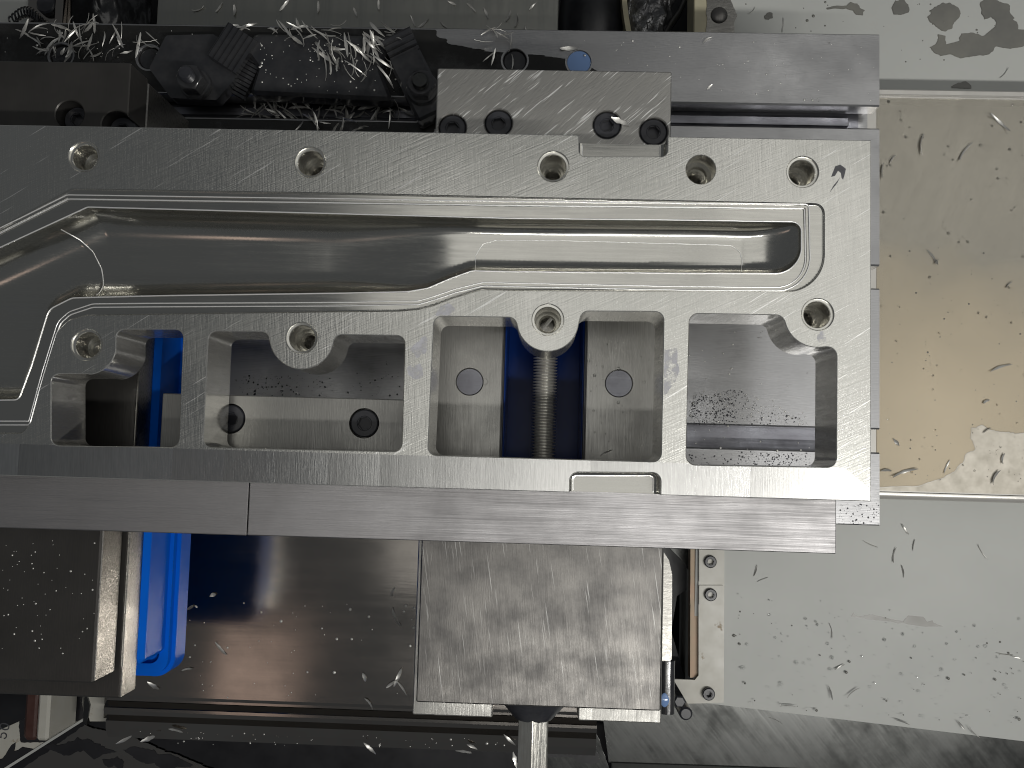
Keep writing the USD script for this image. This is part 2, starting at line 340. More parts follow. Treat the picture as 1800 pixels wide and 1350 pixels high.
# grey painted base panel on the right, with its fold and the trough in front of it
xg = P(1231, 400, ZG)[0]
yg_front = P(1290, 1243, ZG)[1]
fold = P(1300, 1030, ZG)[1]
a0, a1 = P(1275, 1243, ZG), P(1800, 1306, ZG)
sl = (a1[1] - a0[1]) / (a1[0] - a0[0])
xr = 900.0
panel = []
def fy(x): return a0[1] + sl * (x - a0[0])
f0, f1 = P(1275, 1027, ZG), P(1800, 1073, ZG); fs = (f1[1] - f0[1]) / (f1[0] - f0[0])
def fo(x): return f0[1] + fs * (x - f0[0])
v = np.array([(xg, 700, ZG), (xr, 700, ZG), (xr, fo(xr) + 1, ZG), (xr, fo(xr) - 2, ZG - 0.5), (xr, fy(xr), ZG - 6), (xr, fy(xr), ZG - 90), (xg, fy(xg), ZG - 90), (xg, fy(xg), ZG - 6), (xg, fo(xg) - 2, ZG - 0.5), (xg, fo(xg) + 1, ZG), (xg, 700, ZG - 90), (xg, fy(xg), ZG - 90)])
f = [[0, 9, 2, 1], [9, 8, 3, 2], [8, 7, 4, 3], [7, 6, 5, 4], [0, 10, 11, 7], [0, 7, 8, 9]]
solo('grey_base_panel', (v, np.array(f)[:, ::-1]), 'paint', 'large grey painted sheet metal panel under the right side, wet with specks and splashes', 'panel', smooth=12)
t0 = P(1050, 1245, ZG - 100)
tr = sg.Polygon([(P(1042, 1245, ZG - 95)[0], fy(P(1042, 1245, ZG - 95)[0]) + 20), (xr, fy(xr) + 20), (xr, -420), (P(1070, 1340, ZG - 95)[0], P(1070, 1340, ZG - 95)[1])])
solo('drain_trough', extr(tr, ZG - 100, ZG - 95), 'trough', kind='structure')
l0, l1 = P(1075, 1341, ZG - 95), P(1800, 1352, ZG - 95)
solo('front_ledge', extr(sg.Polygon([(l0[0], l0[1]), (l1[0] + 300, l1[1] - 6), (l1[0] + 300, l1[1] - 200), (l0[0] - 10, l0[1] - 200)]), ZG - 95, ZG - 80), 'paint',
     'light painted front ledge below the drain trough', 'ledge')

# sheet metal cover over the ways at the back, and the folded one in front of the table
bc0, bc1 = P(276, 25, ZC)[0], P(981, 30, ZC)[0]
bk = thing('back_way_cover', 'flat grey steel way cover behind the table, streaked and sprinkled with chips', 'way cover', (0, 400, ZC))
part(bk, 'cover_plate', cbox(bc0, bc1, 250, 760, ZC - 3, ZC, 0.8), 'back_cover')
part(bk, 'side_lip', cbox(bc1 - 3, bc1, 250, 760, ZC - 60, ZC - 3.5, 0.5), 'back_cover'); part(bk, 'side_lip', cbox(bc0, bc0 + 3, 250, 760, ZC - 60, ZC - 3.5, 0.5), 'back_cover')

fx0, fx1 = P(178, 1240, ZC)[0], P(1050, 1280, ZC)[0]
y1 = P(600, 1243, ZC)[1]; y2 = P(600, 1278, ZC)[1]; y3 = P(600, 1322, ZC)[1]
fc = thing('front_way_cover', 'dark folded steel way cover in front of the vises, reflecting brown', 'way cover', (0, -250, ZC))
part(fc, 'cover_plate', prism_x([(120, ZC), (y1 + 3, ZC), (y1, ZC - 2), (y1 - 2, ZC - 9), (y1 - 4, ZC - 9), (y1 - 4, ZC - 14), (120, ZC - 14)], fx0, fx1), 'front_cover', smooth=20)
part(fc, 'folded_lip', prism_x([(y1 - 4.5, ZC - 9), (y1 - 9, ZC - 5), (y2 + 5, ZC - 5), (y2 + 1, ZC - 7), (y2, ZC - 14), (y1 - 4.5, ZC - 14)], fx0, fx1), 'front_cover', smooth=20)
part(fc, 'lower_step', prism_x([(y2 - 0.5, ZC - 14), (y2 - 5, ZC - 10), (y3 + 8, ZC - 11), (y3, ZC - 16), (y3, ZC - 40), (y2 - 0.5, ZC - 40)], fx0, fx1), 'front_cover', smooth=20)

# way cover on the right of the table
wy0, wy1 = P(1700, 882, ZC)[1], P(1700, 158.5, ZC)[1]
wx = P(1500, 500, ZC)[0]
rw = thing('right_way_cover', 'beige stainless way cover right of the table with a tan coolant puddle', 'way cover', (wx + 150, 60, ZC))
yt = P(1700, 170, ZC)[1]; yb = P(1700, 869.5, ZC)[1]
part(rw, 'cover_plate', cbox(wx, xr, yb + 0.4, yt - 0.4, ZC - 20, ZC, 0.3), 'cover')
part(rw, 'back_rail', cbox(wx, xr, yt, wy1, ZC - 60, ZC + 0.4, 1.2), 'cover')
fr = [(yb, ZC + 0.6), (yb, ZC - 20)] + [(wy0 + 5, ZC - 20)]
arc = [(wy0 + 5 - 5 * math.sin(q), ZC - 4.4 + 5 * math.cos(q)) for q in np.linspace(0, math.pi / 2, 8)]
part(rw, 'front_lip', prism_x([(yb, ZC + 0.6)] + arc + [(wy0, ZC - 60), (wy0 + 5, ZC - 60), (wy0 + 5, ZC - 20), (yb, ZC - 20)], wx, xr), 'cover', smooth=40)
dry_px = [(1548, 857), (1580, 856), (1615, 855), (1640, 846), (1660, 840), (1680, 829), (1688, 815), (1700, 800), (1716, 788), (1706, 768), (1708, 752), (1722, 747), (1742, 753),
          (1765, 759), (1790, 764), (1850, 764), (1850, 876), (1548, 867.5)]
dry = blob(poly_px(dry_px, ZC), 7, 3, 1.0)
cov = sg.box(P(1540, 500, ZC)[0], yb + 1.5, xr - 5, yt - 2)
solo('dried_residue', sheet(dry.intersection(cov), ZC, 0.12, 0.5), 'cover_dry', 'pale speckled dried residue along the front right of the beige way cover', 'residue', kind=None)
film = cov.difference(dry.buffer(0.4))
gx0, gy0 = P(1640, 820, ZC) / 1000
mat['film'] = usdkit.material(stage, LOOKS + 'coolant_film_clear', {
    'pos': ('geometry', {}), 'ds': ('vector_math', {'math_type': 'distance', 'vector2': (float(gx0), float(gy0), ZC / 1000)}), 'nz': ('noise_texture', {'scale': 14, 'detail': 4}),
    'ad': ('math', {'math_type': 'multiply_add', 'value2': 0.10, 'value3': -0.05}), 'sm': ('math', {'math_type': 'add'}),
    'mr': ('map_range', {'from_min': 0.02, 'from_max': 0.20, 'to_min': 0.5, 'to_max': 0.0, 'clamp': True}),
    't': ('transparent_bsdf', {'color': (0.995, 0.99, 0.975)}), 'g': ('glossy_bsdf', {'roughness': 0.08}), 'd': ('diffuse_bsdf', {'color': (0.90, 0.79, 0.60)}),
    'm1': ('mix_closure', {}), 'fr': ('fresnel', {'IOR': 1.36}), 'm': ('mix_closure', {})},
    [('pos.position', 'ds.vector1'), ('pos.position', 'nz.vector'), ('nz.fac', 'ad.value1'), ('ds.value', 'sm.value1'), ('ad.value', 'sm.value2'), ('sm.value', 'mr.value'), ('mr.result', 'm1.fac'),
     ('t.BSDF', 'm1.closure1'), ('d.BSDF', 'm1.closure2'), ('fr.fac', 'm.fac'), ('m1.closure', 'm.closure1'), ('g.BSDF', 'm.closure2')], surface='m.closure')
solo('coolant_puddle', sheet(film, ZC, 0.5, 0.6), 'film', 'thin tan puddle of coolant spread over the beige way cover beside the table', 'puddle')

# dark wet patches on the painted panel at the top right
patch_px = {
    'long dark wet patch with a lobed left end at the top right corner': [(1633, 83), (1643, 79), (1648, 60), (1661, 63), (1664, 78), (1684, 72), (1692, 60), (1708, 57), (1727, 64), (1748, 48), (1752, 35), (1782, 32), (1790, 52), (1815, 52), (1815, 75), (1798, 82), (1776, 86), (1752, 82), (1738, 96), (1715, 98), (1690, 102), (1672, 95), (1652, 99), (1640, 93)],
    'large round dark wet patch near the top edge': [(1630, 30), (1642, 12), (1658, 5), (1676, 8), (1689, 20), (1683, 37), (1672, 48), (1660, 55), (1645, 48), (1633, 40)],
    'dark wet patch touching the upper right edge of the picture': [(1726, -6), (1745, -4), (1774, 10), (1776, 24), (1784, 32), (1768, 44), (1752, 40), (1742, 30), (1730, 34), (1723, 20)],
    'medium rounded wet spot left of the large patch': [(1566, 14), (1574, 2), (1588, -2), (1598, 8), (1597, 22), (1584, 28), (1570, 26)],
    'double wet spot with a thin tail': [(1484, 8), (1496, 3), (1508, 6), (1510, 14), (1518, 18), (1516, 27), (1506, 27), (1500, 19), (1488, 17), (1470, 15), (1452, 17), (1450, 14)],
    'small wet spot right of the rivet bracket': [(1342, 28), (1348, 22), (1357, 24), (1360, 32), (1352, 36), (1344, 34)],
    'low dark wet mound beside the back rail of the way cover': [(1672, 152), (1684, 145), (1698, 143), (1706, 150), (1708, 156), (1690, 156), (1672, 155)],
    'long dark wet streak on the lower panel crease': [(1497, 1084), (1500, 1075), (1506, 1082), (1518, 1082), (1533, 1079), (1550, 1083), (1572, 1089), (1590, 1092), (1596, 1076), (1612, 1077), (1620, 1083), (1628, 1092), (1640, 1089), (1645, 1096), (1658, 1101), (1620, 1101), (1570, 1094), (1520, 1088)],
}
for i, (lab, px) in enumerate(patch_px.items()):
    z = ZG + 0.03 * i if px[0][1] < 900 else ZG - 1.6
    solo('wet_patch', sheet(blob(poly_px(px, z), 6 if len(px) > 8 else 3, 20 + i, 0.9), z, 0.5, 0.5), 'wet', lab, 'wet patch')

# openings in the base on both sides of the covers, and what shows in them
br = thing('rivet_bracket', 'grey steel bracket with one dome rivet at the top edge, right of the dark opening', 'bracket', (*P(1262, 27, ZG + 3), ZG))
bp = blob(poly_px([(1242, -40), (1280, -40), (1284, 0), (1293, 18), (1295, 26), (1290, 40), (1291, 56), (1284, 62), (1242, 62)], ZG + 3), 3, 9)
part(br, 'plate', extr(bp, ZG, ZG + 3), 'steel_side')
rv = P(1264, 27, ZG + 3)
dm = trimesh.creation.icosphere(3, 8.0); dm.vertices *= [1, 1, 0.45]; dm.apply_translation((rv[0], rv[1], ZG + 3))
part(br, 'rivet', dm, 'steel')
sx = P(1234, 27, ZG)
solo('edge_strip', cbox(sx[0] - 8, sx[0] + 6, 150, 700, ZG - 40, ZG + 2, 1.0), 'beige', 'grimy edge strip along the dark opening beside the rivet bracket', 'strip')
# curved hose guard and strip inside the right-hand opening
ho = thing('way_wiper', 'grimy crumpled wiper with a curved bright rim inside the dark opening at the top', 'wiper', (*P(1150, 25, -240), -240))
za = -230
cr = np.array([P(u, v, za) for u, v in [(1207, -40), (1204, 0), (1194, 22), (1178, 45), (1163, 70), (1145, 95)]])
part(ho, 'rim', tube([(x, y, za + 4) for x, y in cr], 2.2), 'steel')
band = sg.LineString(cr + np.array([-8, 2])).buffer(11, cap_style=2)
part(ho, 'band', extr(band, za - 4, za + 2), 'rubber')
g = trimesh.creation.icosphere(4, 1.0); g.vertices *= [26, 60, 14]
g.vertices += (meshkit.fbm(g.vertices / 9.0, 4, 3)[:, None] - 0.5) * np.array([8, 8, 12]) * 1.6
c = P(1142, 10, za - 4); g.apply_translation((c[0], c[1], za - 6))
part(ho, 'crumpled_cover', g, 'bag', smooth=True)
st = np.array([P(u, v, za) for u, v in [(1096, -30), (1097, 10), (1100, 35), (1106, 70)]])
part(ho, 'beige_edge', extr(sg.LineString(st).buffer(2.6, cap_style=2), za - 10, za + 6), 'beige')
ib = trimesh.creation.icosphere(4, 1.0); ib.vertices *= [34, 70, 26]; c = P(1040, 20, za); ib.apply_translation((c[0], c[1], za - 20))
part(ho, 'rubber_bulge', ib, 'rubber', smooth=True)

lb = thing('bolt_bracket', 'dark bracket with one round bolt at the top left edge, left of the black opening', 'bracket', (*P(88, 12, ZG), ZG))
part(lb, 'plate', extr(sg.Polygon(poly_px([(54, -40), (120, -40), (120, 70), (50, 70), (53, 12)], ZG)).buffer(2), ZG - 3, ZG), 'front_cover')
c = P(86, 12, ZG); part(lb, 'bolt', ccyl(c[0], c[1], ZG, ZG + 7, 9.5, 1.5), 'black_oxide')
c0, c1 = P(105, 12, ZG), P(119, 12, ZG)
part(lb, 'edge_lip', cbox(c0[0], c1[0], 200, 640, ZG, ZG + 9, 1.0), 'front_cover')
solo('left_base_panel', m3.Manifold.cube((P(56, 10, ZG - 3)[0] + 900, 520, 3)).translate((-900, 180, ZG - 8)), 'paint', 'shaded grey painted panel at the top left corner', 'panel')
# black curled spring chip
cc = P(48, 40, ZG + 10)
pts = [(cc[0] + 11 * math.cos(q) * (1 + 0.0 * q), cc[1] + 7 * math.sin(q) - 0.0, ZG + 12 + 2.2 * math.sin(9 * q)) for q in np.linspace(0.2, 2.9, 10)]
coil = [(cc[0] - 15 + 30 * t, cc[1] + 10 * math.sin(math.pi * t) + 4.5 * math.cos(2 * math.pi * 11 * t), ZG + 12 + 4.5 * math.sin(2 * math.pi * 11 * t)) for t in np.linspace(0, 1, 160)]
solo('coiled_chip', tube(coil, 0.9, 6), 'black_oily', 'black coiled spring-like chip at the upper left edge', 'chip')
ld = thing('spindle_cover', 'dark oily casting inside the black opening at the top left', 'casting', (*P(190, 20, -260), -260))
ib = trimesh.creation.icosphere(4, 1.0); ib.vertices *= [50, 80, 40]; ib.vertices += (meshkit.fbm(ib.vertices / 22.0, 4, 4)[:, None] - 0.5) * 14; c = P(165, 15, -250); ib.apply_translation((c[0], c[1], -280))
part(ld, 'body', ib, 'black_oily', smooth=True)

# cream frame with socket screws round the lower opening
fz = ZG + 4
fm = thing('opening_frame', 'cream painted frame with three socket screws round the dark opening below the bars', 'frame', (*P(1250, 1100, ZG), ZG))
outer = poly_px([(1228.5, 900), (1274, 900), (1273, 1236), (1195, 1238), (1140, 1238), (1140, 1193), (1222, 1196), (1228.5, 1188)], fz)
part(fm, 'frame_plate', extr(sg.Polygon(outer).buffer(-1.2).buffer(1.2), ZG + 0.3, ZG + 2.6), 'cream')
tabs = [[(1229, 940), (1272, 940), (1273, 1023), (1229, 1023)], [(1229, 1029), (1272, 1029), (1272, 1064), (1229, 1063)]]
for tp in tabs:
    part(fm, 'tab', extr(sg.Polygon(poly_px(tp, fz)).buffer(-0.8).buffer(0.8), ZG + 2.7, ZG + 4.0), 'cream')
for u, v in ((1248, 987), (1248.5, 1045), (1245, 1219)):
    c = P(u, v, fz)
    part(fm, 'socket_screw', cap_screw(c[0], c[1], ZG + 2.8, ZG + 7.5, 5.6), 'black_oxide')
sp = poly_px([(1214, 900), (1227, 900), (1226.5, 1190), (1213, 1192)], ZG - 2)
solo('seal_strip', extr(blob(sp, 2.5, 12), ZG - 14, ZG - 2), 'seal', 'rusty brown seal strip along the dark lower opening', 'seal')
fl = thing('bellows_flap', 'dark blue-black rubber flap hanging in the lower opening beside the right vise', 'flap', (*P(1195, 1060, -200), -200))
part(fl, 'flap', extr(sg.Polygon(poly_px([(1150, 930), (1172, 960), (1200, 985), (1213, 1008), (1215, 1030), (1190, 1048), (1180, 1110), (1205, 1196), (1150, 1200)], -200)).buffer(-2).buffer(2), -230, -200), 'rubber')
part(fl, 'clear_guard', extr(sg.Polygon(poly_px([(1172, 940), (1176, 962), (1203, 990), (1212, 1005), (1210, 940)], -190)), -195, -190), 'trough')

# corner at the lower left: white panel, post, bracket
wp = thing('slanted_white_panel', 'white painted slanted panel smeared with black coolant at the lower left corner', 'panel', (*P(60, 1310, -130), -130))
zw = -150
q = poly_px([(-60, 1316), (0, 1283), (32, 1269), (146, 1215), (146, 1266), (20, 1345), (-60, 1395)], zw)
part(wp, 'panel_face', extr(sg.Polygon(q), zw - 5, zw), 'cream')
q = poly_px([(146, 1263), (147, 1267), (22, 1346), (-60, 1397), (-60, 1392), (20, 1342)], zw)
part(wp, 'bright_edge', extr(sg.Polygon(q), zw - 5, zw + 1.5), 'paint')
for px in ([(-40, 1345), (5, 1333), (20, 1310), (28, 1304), (26, 1320), (32, 1318), (40, 1312), (60, 1318), (70, 1312), (34, 1334), (18, 1343), (-40, 1380)],
           [(34, 1268), (60, 1256), (100, 1236), (146, 1216), (146, 1262), (95, 1292), (78, 1304), (36, 1306), (34, 1290)]):
    part(wp, 'black_smear', sheet(blob(poly_px(px, zw), 4, 31), zw, 0.5, 0.5), 'void')
for k, px in enumerate(([(90, 1250), (98, 1240), (106, 1238), (118, 1231), (122, 1230), (118, 1235), (108, 1240), (100, 1246), (94, 1250)], [(90, 1260), (97, 1255), (104, 1252), (103, 1256), (95, 1260), (90, 1263)])):
    part(wp, 'paint_fleck', sheet(blob(poly_px(px, zw), 1, 40 + k), zw + 0.6, 0.3, 0.2), 'cream')
tm = meshkit.text_mesh('50', 9.0, 0.3); 
R = trimesh.transformations.rotation_matrix(math.radians(78), (0, 0, 1)); tm.apply_transform(R); c = P(10, 1302, zw); tm.apply_translation((c[0], c[1], zw + 0.05))
part(wp, 'number', tm, 'ink')
po = thing('two_tone_post', 'stubby brown and white post standing on the white panel at the lower left', 'post', (*P(65, 1260, -100), -150))
c0, c1 = P(41, 1256, -100), P(66, 1256, -100)
b0, b1 = P(60, 1303, -100)[1], P(60, 1213, -100)[1]
part(po, 'brown_side', cbox(c0[0], c1[0], b0, b1, -148, -100, 3.0), 'brown')
c0, c1 = P(67, 1256, -100), P(88, 1256, -100)
part(po, 'white_side', cbox(c0[0], c1[0], b0 + 1, b1 + 3, -148, -98, 2.2), 'cream')
cb = thing('corner_bracket', 'small yellowish bracket in the lower left corner', 'bracket', (*P(170, 1250, -140), -150))
q = poly_px([(156, 1222), (184, 1222), (182, 1262), (194, 1263), (194, 1268), (158, 1268), (152, 1245)], -120)
part(cb, 'bracket_plate', extr(sg.Polygon(q), -135, -120), 'cream')
q = poly_px([(150, 1215), (158, 1240), (152, 1275), (146, 1268), (147, 1240)], -118)
part(cb, 'bracket_flange', extr(sg.Polygon(q).buffer(0), -150, -118), 'trough')
# wet floor in front
q = blob(poly_px([(40, 1350), (100, 1310), (150, 1275), (240, 1300), (330, 1335), (420, 1372), (40, 1420)], -160), 5, 15)
solo('floor_sheet', extr(q, -164, -160), 'front_cover', 'dark wet floor sheet at the bottom left corner', 'sheet')
for k, px in enumerate(([(75, 1312), (92, 1305), (100, 1310), (130, 1300), (160, 1300), (190, 1315), (205, 1322), (180, 1325), (165, 1335), (150, 1322), (145, 1318), (120, 1330), (100, 1322)], [(180, 1335), (205, 1330), (220, 1340), (210, 1352), (185, 1345)], [(215, 1318), (240, 1312), (300, 1325), (340, 1345), (300, 1352), (250, 1340)])):
    solo('black_puddle', sheet(blob(poly_px(px, -160), 10, 50 + k, 0.9), -160, 0.4, 0.4), 'void', ('largest black oily puddle beside the white panel', 'smallest black oily puddle at the bottom edge', 'black oily puddle below the folded way cover')[k], 'puddle')
# dark patch right of the hex handle
q = blob(poly_px([(958, 1250), (1040, 1262), (1048, 1290), (1072, 1350), (1075, 1400), (958, 1400)], -210), 3, 17)
solo('chip_gutter', extr(q, -216, -210), 'trough', kind='structure')
q = blob(poly_px([(962, 1300), (1000, 1296), (1046, 1300), (1055, 1340), (1040, 1345), (1000, 1330), (962, 1330)], -210), 8, 18)
solo('gutter_puddle', sheet(q, -210, 0.5), 'void', 'black puddle in the gutter right of the hex drive shaft', 'puddle')

# ================================================================ machine table with T-slots
tx1 = P(1546, 500, 0)[0]; tx0 = -760.0
ytop, ybot = P(1540, 60, 0)[1], P(1540, 924, 0)[1]
slots = [P(1540, v, 0)[1] for v in (206, 487, 775)]
tb = thing('machine_table', 'grey cast iron machine table with three T-slots running under the vises', 'machine table', (0, 120, -60))
hw, hT = 8.6, 15.0
edges = [ytop] + [s + d for s in slots for d in (hw, -hw)] + [ybot]
out = [(ytop, -60), (ytop, 0)]
def slot(y):
    c = 1.2
    return [(y + hw + c, 0), (y + hw, -c), (y + hw, -16), (y + hT, -16), (y + hT, -26), (y - hT, -26), (y - hT, -16), (y - hw, -16), (y - hw, -c), (y - hw - c, 0)]
ol = [(ytop, -60), (ytop, -0.8), (ytop - 0.8, 0)]
for s in slots: ol += slot(s)
ol += [(ybot + 0.8, 0), (ybot, -0.8), (ybot, -60)]
tm_ = prism_x(ol, tx0, tx1)
holes = [(107, 97), (262, 101), (905, 106), (1018, 109)]
for u, v in holes:
    c = P(u, v, 0); tm_ = tm_ - cyl(c[0], c[1], -12, 1, 9.3) - cyl(c[0], c[1], -0.5, 1, 9.3, 10.6)
part(tb, 'table_top', tm_, 'table', smooth=20)
for s in slots:
    part(tb, 'slot_floor', m3.Manifold.cube((tx1 - tx0 - 8, 2 * hw + 8, 2)).translate((tx0, s - hw - 4, -26)), 'slot')
    part(tb, 'slot_ridge', cbox(tx0, tx1 - 18, s - 1.5, s + 5.5, -24, -16.5, 0.5), 'slot') if s == slots[0] else None
c = P(1018, 109, 0); solo('coolant_pool', cyl(c[0], c[1], -6, -1.2, 9.25), 'pool', 'pool of coolant with a painted blue reflection in a round table hole behind the right jaw', 'coolant')
for lab, (u, v) in zip(('round dark plug in the table under the left pile of chips', 'round dark plug in the table beside the left jaw corner', 'round dark plug in the table behind the right jaw'), holes[:3]):
    c = P(u, v, 0); solo('table_plug', ccyl(c[0], c[1], -11, -2.5, 9.0, 0.8), 'black_oily', lab, 'plug')

dark_film = sg.Polygon(poly_px([(-60, 30), (300, 36), (600, 46), (760, 50), (800, 78), (870, 92), (960, 98), (1020, 106), (1052, 122), (1080, 180), (700, 240), (-60, 240)], 0))  # outline of a glossy black film over the left back table top
dark_film = blob(np.array(dark_film.exterior.coords)[:-1], 14, 81, 2.0).intersection(sg.box(-700, ybot + 2, tx1 - 2, ytop - 1.5)).difference(sg.box(-900, slots[0] - hw - 2, 900, slots[0] + hw + 2))
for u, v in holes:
    c = P(u, v, 0); dark_film = dark_film.difference(sg.Point(*c).buffer(11))
mat['dark_film'] = usdkit.material(stage, LOOKS + 'dark_table_film', {
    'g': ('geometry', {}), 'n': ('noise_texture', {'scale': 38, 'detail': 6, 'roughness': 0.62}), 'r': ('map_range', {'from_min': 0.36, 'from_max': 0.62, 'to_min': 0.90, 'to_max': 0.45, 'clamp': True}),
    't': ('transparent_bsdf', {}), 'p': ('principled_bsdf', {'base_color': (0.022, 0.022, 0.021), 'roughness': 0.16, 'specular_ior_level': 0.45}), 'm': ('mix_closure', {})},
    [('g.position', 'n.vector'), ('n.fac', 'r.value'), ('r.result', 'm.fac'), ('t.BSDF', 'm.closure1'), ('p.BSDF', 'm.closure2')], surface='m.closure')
solo('dark_table_film', extr(dark_film, 0.02, 0.08), 'dark_film', 'glossy black film over the left back part of the machine table', 'dark_film')
# ================================================================ right vise
jx0, jx1 = P(767, 184, ZJ)[0], P(1180, 184, ZJ)[0]
rv_ = thing('right_vise', 'steel machine vise with blue channel and lead screw under the right half of the plate', 'vise', ((jx0 + jx1) / 2, 20, 0))
jy1 = P(900, 121.5, ZJ)[1]; jy0 = P(900, 262, ZJ)[1]
fj = cbox(jx0, jx1, jy0 - 25, jy1, ZBED - 2, ZJ, 0.7)
bolts = [(795, 224), (876, 216), (1067, 219), (1149, 231)]
for u, v in bolts:
    c = P(u, v, ZJ); fj = fj - cyl(c[0], c[1], ZJ - 12, ZJ + 1, 9.2, n=48) - cyl(c[0], c[1], ZJ - 0.7, ZJ + 0.2, 9.2, 10.1, n=48)
fjp = part(rv_, 'fixed_jaw', fj, 'jaw_swirl')
for u, v in bolts:
    c = P(u, v, ZJ); part(rv_, 'cap_screw', cap_screw(c[0], c[1], ZJ - 11.8, ZJ - 1.0, 8.7), 'black_oxide')
my1 = P(950, 930, ZJ)[1]; my0 = P(950, 1242.5, ZJ)[1]
mj = extr(sg.box(jx0 + 0.3, my0, jx1 - 0.3, my1).buffer(-2).buffer(2), ZBED + 0.6, ZJ - 0.7)
mj = mj + extr(sg.box(jx0 + 0.3, my0, jx1 - 0.3, my1).buffer(-2.0).buffer(1.3), ZJ - 1.5, ZJ)
part(rv_, 'moving_jaw', cbox(jx0 + 0.3, jx1 - 0.3, my0, my1, ZBED + 0.6, ZJ, 0.9), 'steel')
# bed rails and blue channel
rx = [P(u, 680, ZBED)[0] for u in (745, 882.5, 1029.5, 1172)]
by0 = P(800, 1259, ZBED)[1]; by0r = P(1080, 1269, ZBED)[1]; by1 = jy1 + 5
bey = jy1 - 4
for k, (x0, x1, yb_) in enumerate(((rx[0], rx[1], by0), (rx[2], rx[3], by0r))):
    rail = cbox(x0, x1, yb_, jy0 - 1, 2, ZBED, 0.8)
    u, v = ((825.5, 671), (1088, 674))[k]; c = P(u, v, ZBED); s = (1, -1)[k]
    rail = rail - cyl(c[0], c[1], ZBED - 3, ZBED + 1, 9.7, n=56) - cyl(c[0] + s * 10.4, c[1] + 0.2, ZBED - 1.4, ZBED + 1, 2.4)
    rp = part(rv_, 'bed_rail', rail, 'bed')
    part(rv_, 'rail_plug', ccyl(c[0], c[1], ZBED - 3, ZBED - 0.6, 9.3, 0.4, 56), ('slot', 'slot')[k], label=('round steel plug in the left rail', 'round grey plug in the right rail')[k])
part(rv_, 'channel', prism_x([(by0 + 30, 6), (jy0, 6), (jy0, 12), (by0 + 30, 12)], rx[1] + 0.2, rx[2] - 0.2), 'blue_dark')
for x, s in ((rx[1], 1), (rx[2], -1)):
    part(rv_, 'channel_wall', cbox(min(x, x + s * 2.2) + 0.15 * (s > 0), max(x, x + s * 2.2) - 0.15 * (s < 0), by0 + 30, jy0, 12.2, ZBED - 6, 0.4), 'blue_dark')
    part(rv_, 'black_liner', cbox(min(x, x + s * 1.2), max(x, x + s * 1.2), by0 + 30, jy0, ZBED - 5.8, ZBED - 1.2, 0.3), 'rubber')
# lead screw along y
zs = 42.0; cx = (P(961, 640, zs)[0] + P(952, 800, zs)[0]) / 2
pitch = 2.15; rs, ys = [], []
y = by0 + 40
while y < jy0:
    rs += [6.3, 6.5, 8.6, 8.8]; ys += [y, y + 0.35, y + 1.05, y + 1.45]; y += pitch
n = 36; prof = np.array(list(zip(rs, ys)))
v = np.array([(cx + r * math.cos(2 * math.pi * k / n), yy, zs + r * math.sin(2 * math.pi * k / n)) for r, yy in prof for k in range(n)])
f = np.array([[i * n + k, (i + 1) * n + k, (i + 1) * n + (k + 1) % n, i * n + (k + 1) % n] for i in range(len(prof) - 1) for k in range(n)])
part(rv_, 'lead_screw', (v, f), 'screw', smooth=25)
# side lug, rear pieces, hex drive
c0, c1 = P(1165, 1060, 50)[0], P(1181, 1060, 50)[0]
part(rv_, 'side_plate', tri(extr(sg.Polygon([P(1150, 970, 50), P(1165, 968, 50), P(1176, 985, 50), P(1181.5, 1010, 50), P(1181, 1158, 50), P(1178, 1162, 50), P(1150, 1162, 50)]), 20, 50)), 'steel_side')
hx = (P(937, 1300, 55)[0])
R_ = 25.5 * (CZ - 55) / F
pr = np.array([(math.cos(math.radians(60 * k + 34)) * R_ * 1.12, math.sin(math.radians(60 * k + 34)) * R_ * 1.12) for k in range(6)])
cs = m3.CrossSection([pr]).offset(-1.0, m3.JoinType.Miter).offset(1.0, m3.JoinType.Round, 2.0, 12)
hy1 = P(937, 1258, 55)[1]
hexm = m3.Manifold.extrude(cs, 90).rotate((90, 0, 0)).translate((hx, hy1, 55))
hs = thing('hex_drive_shaft', 'worn bright hexagonal vise drive shaft pointing down at the bottom edge', 'drive shaft', (hx, hy1 - 30, 45))
part(hs, 'hex_shaft', hexm, 'hex')
cone = m3.Manifold.cylinder(26, 36, 13, 48).rotate((90, 0, 0)).translate((hx, hy1 + 24, 52))
part(hs, 'black_collar', cone, 'black_oxide')
cy = (P(1163, 1210, 30)[0] + P(1187, 1210, 30)[0]) / 2; ryl = 12.3 * (CZ - 30) / F
bh = thing('black_barrel', 'glossy black cylinder along the right side of the moving jaw, with an added light blue glint', 'cylinder', (cy, -180, 10))
h0, h1 = P(1175, 1257, 30)[1], P(1175, 1163, 30)[1]
hm = m3.Manifold.cylinder(h1 - h0, ryl, ryl, 40).rotate((-90, 0, 0)).translate((cy, h0, 30 - ryl))
part(bh, 'barrel', hm, 'black_oily', smooth=40)
c = P(1169, 1231, 30); dmm = trimesh.creation.icosphere(3, 4.2); dmm.vertices *= [0.8, 1.2, 0.35]; dmm.apply_translation((c[0], c[1], 29.2))
part(bh, 'blue_glint', dmm, 'pool', smooth=True)  # reflected glint on the barrel, added as a light blue bead
fs_ = thing('hose_fitting', 'two small black hose fittings beside the black cylinder', 'fitting', (*P(1200, 1245, -100), -110))
for u, v in ((1195, 1234), (1206, 1255)):
    c = P(u, v, -95); part(fs_, 'fitting', ccyl(c[0], c[1], -150, -95, 5.6, 1.5, 6 if u < 1200 else 24), 'black_oxide')

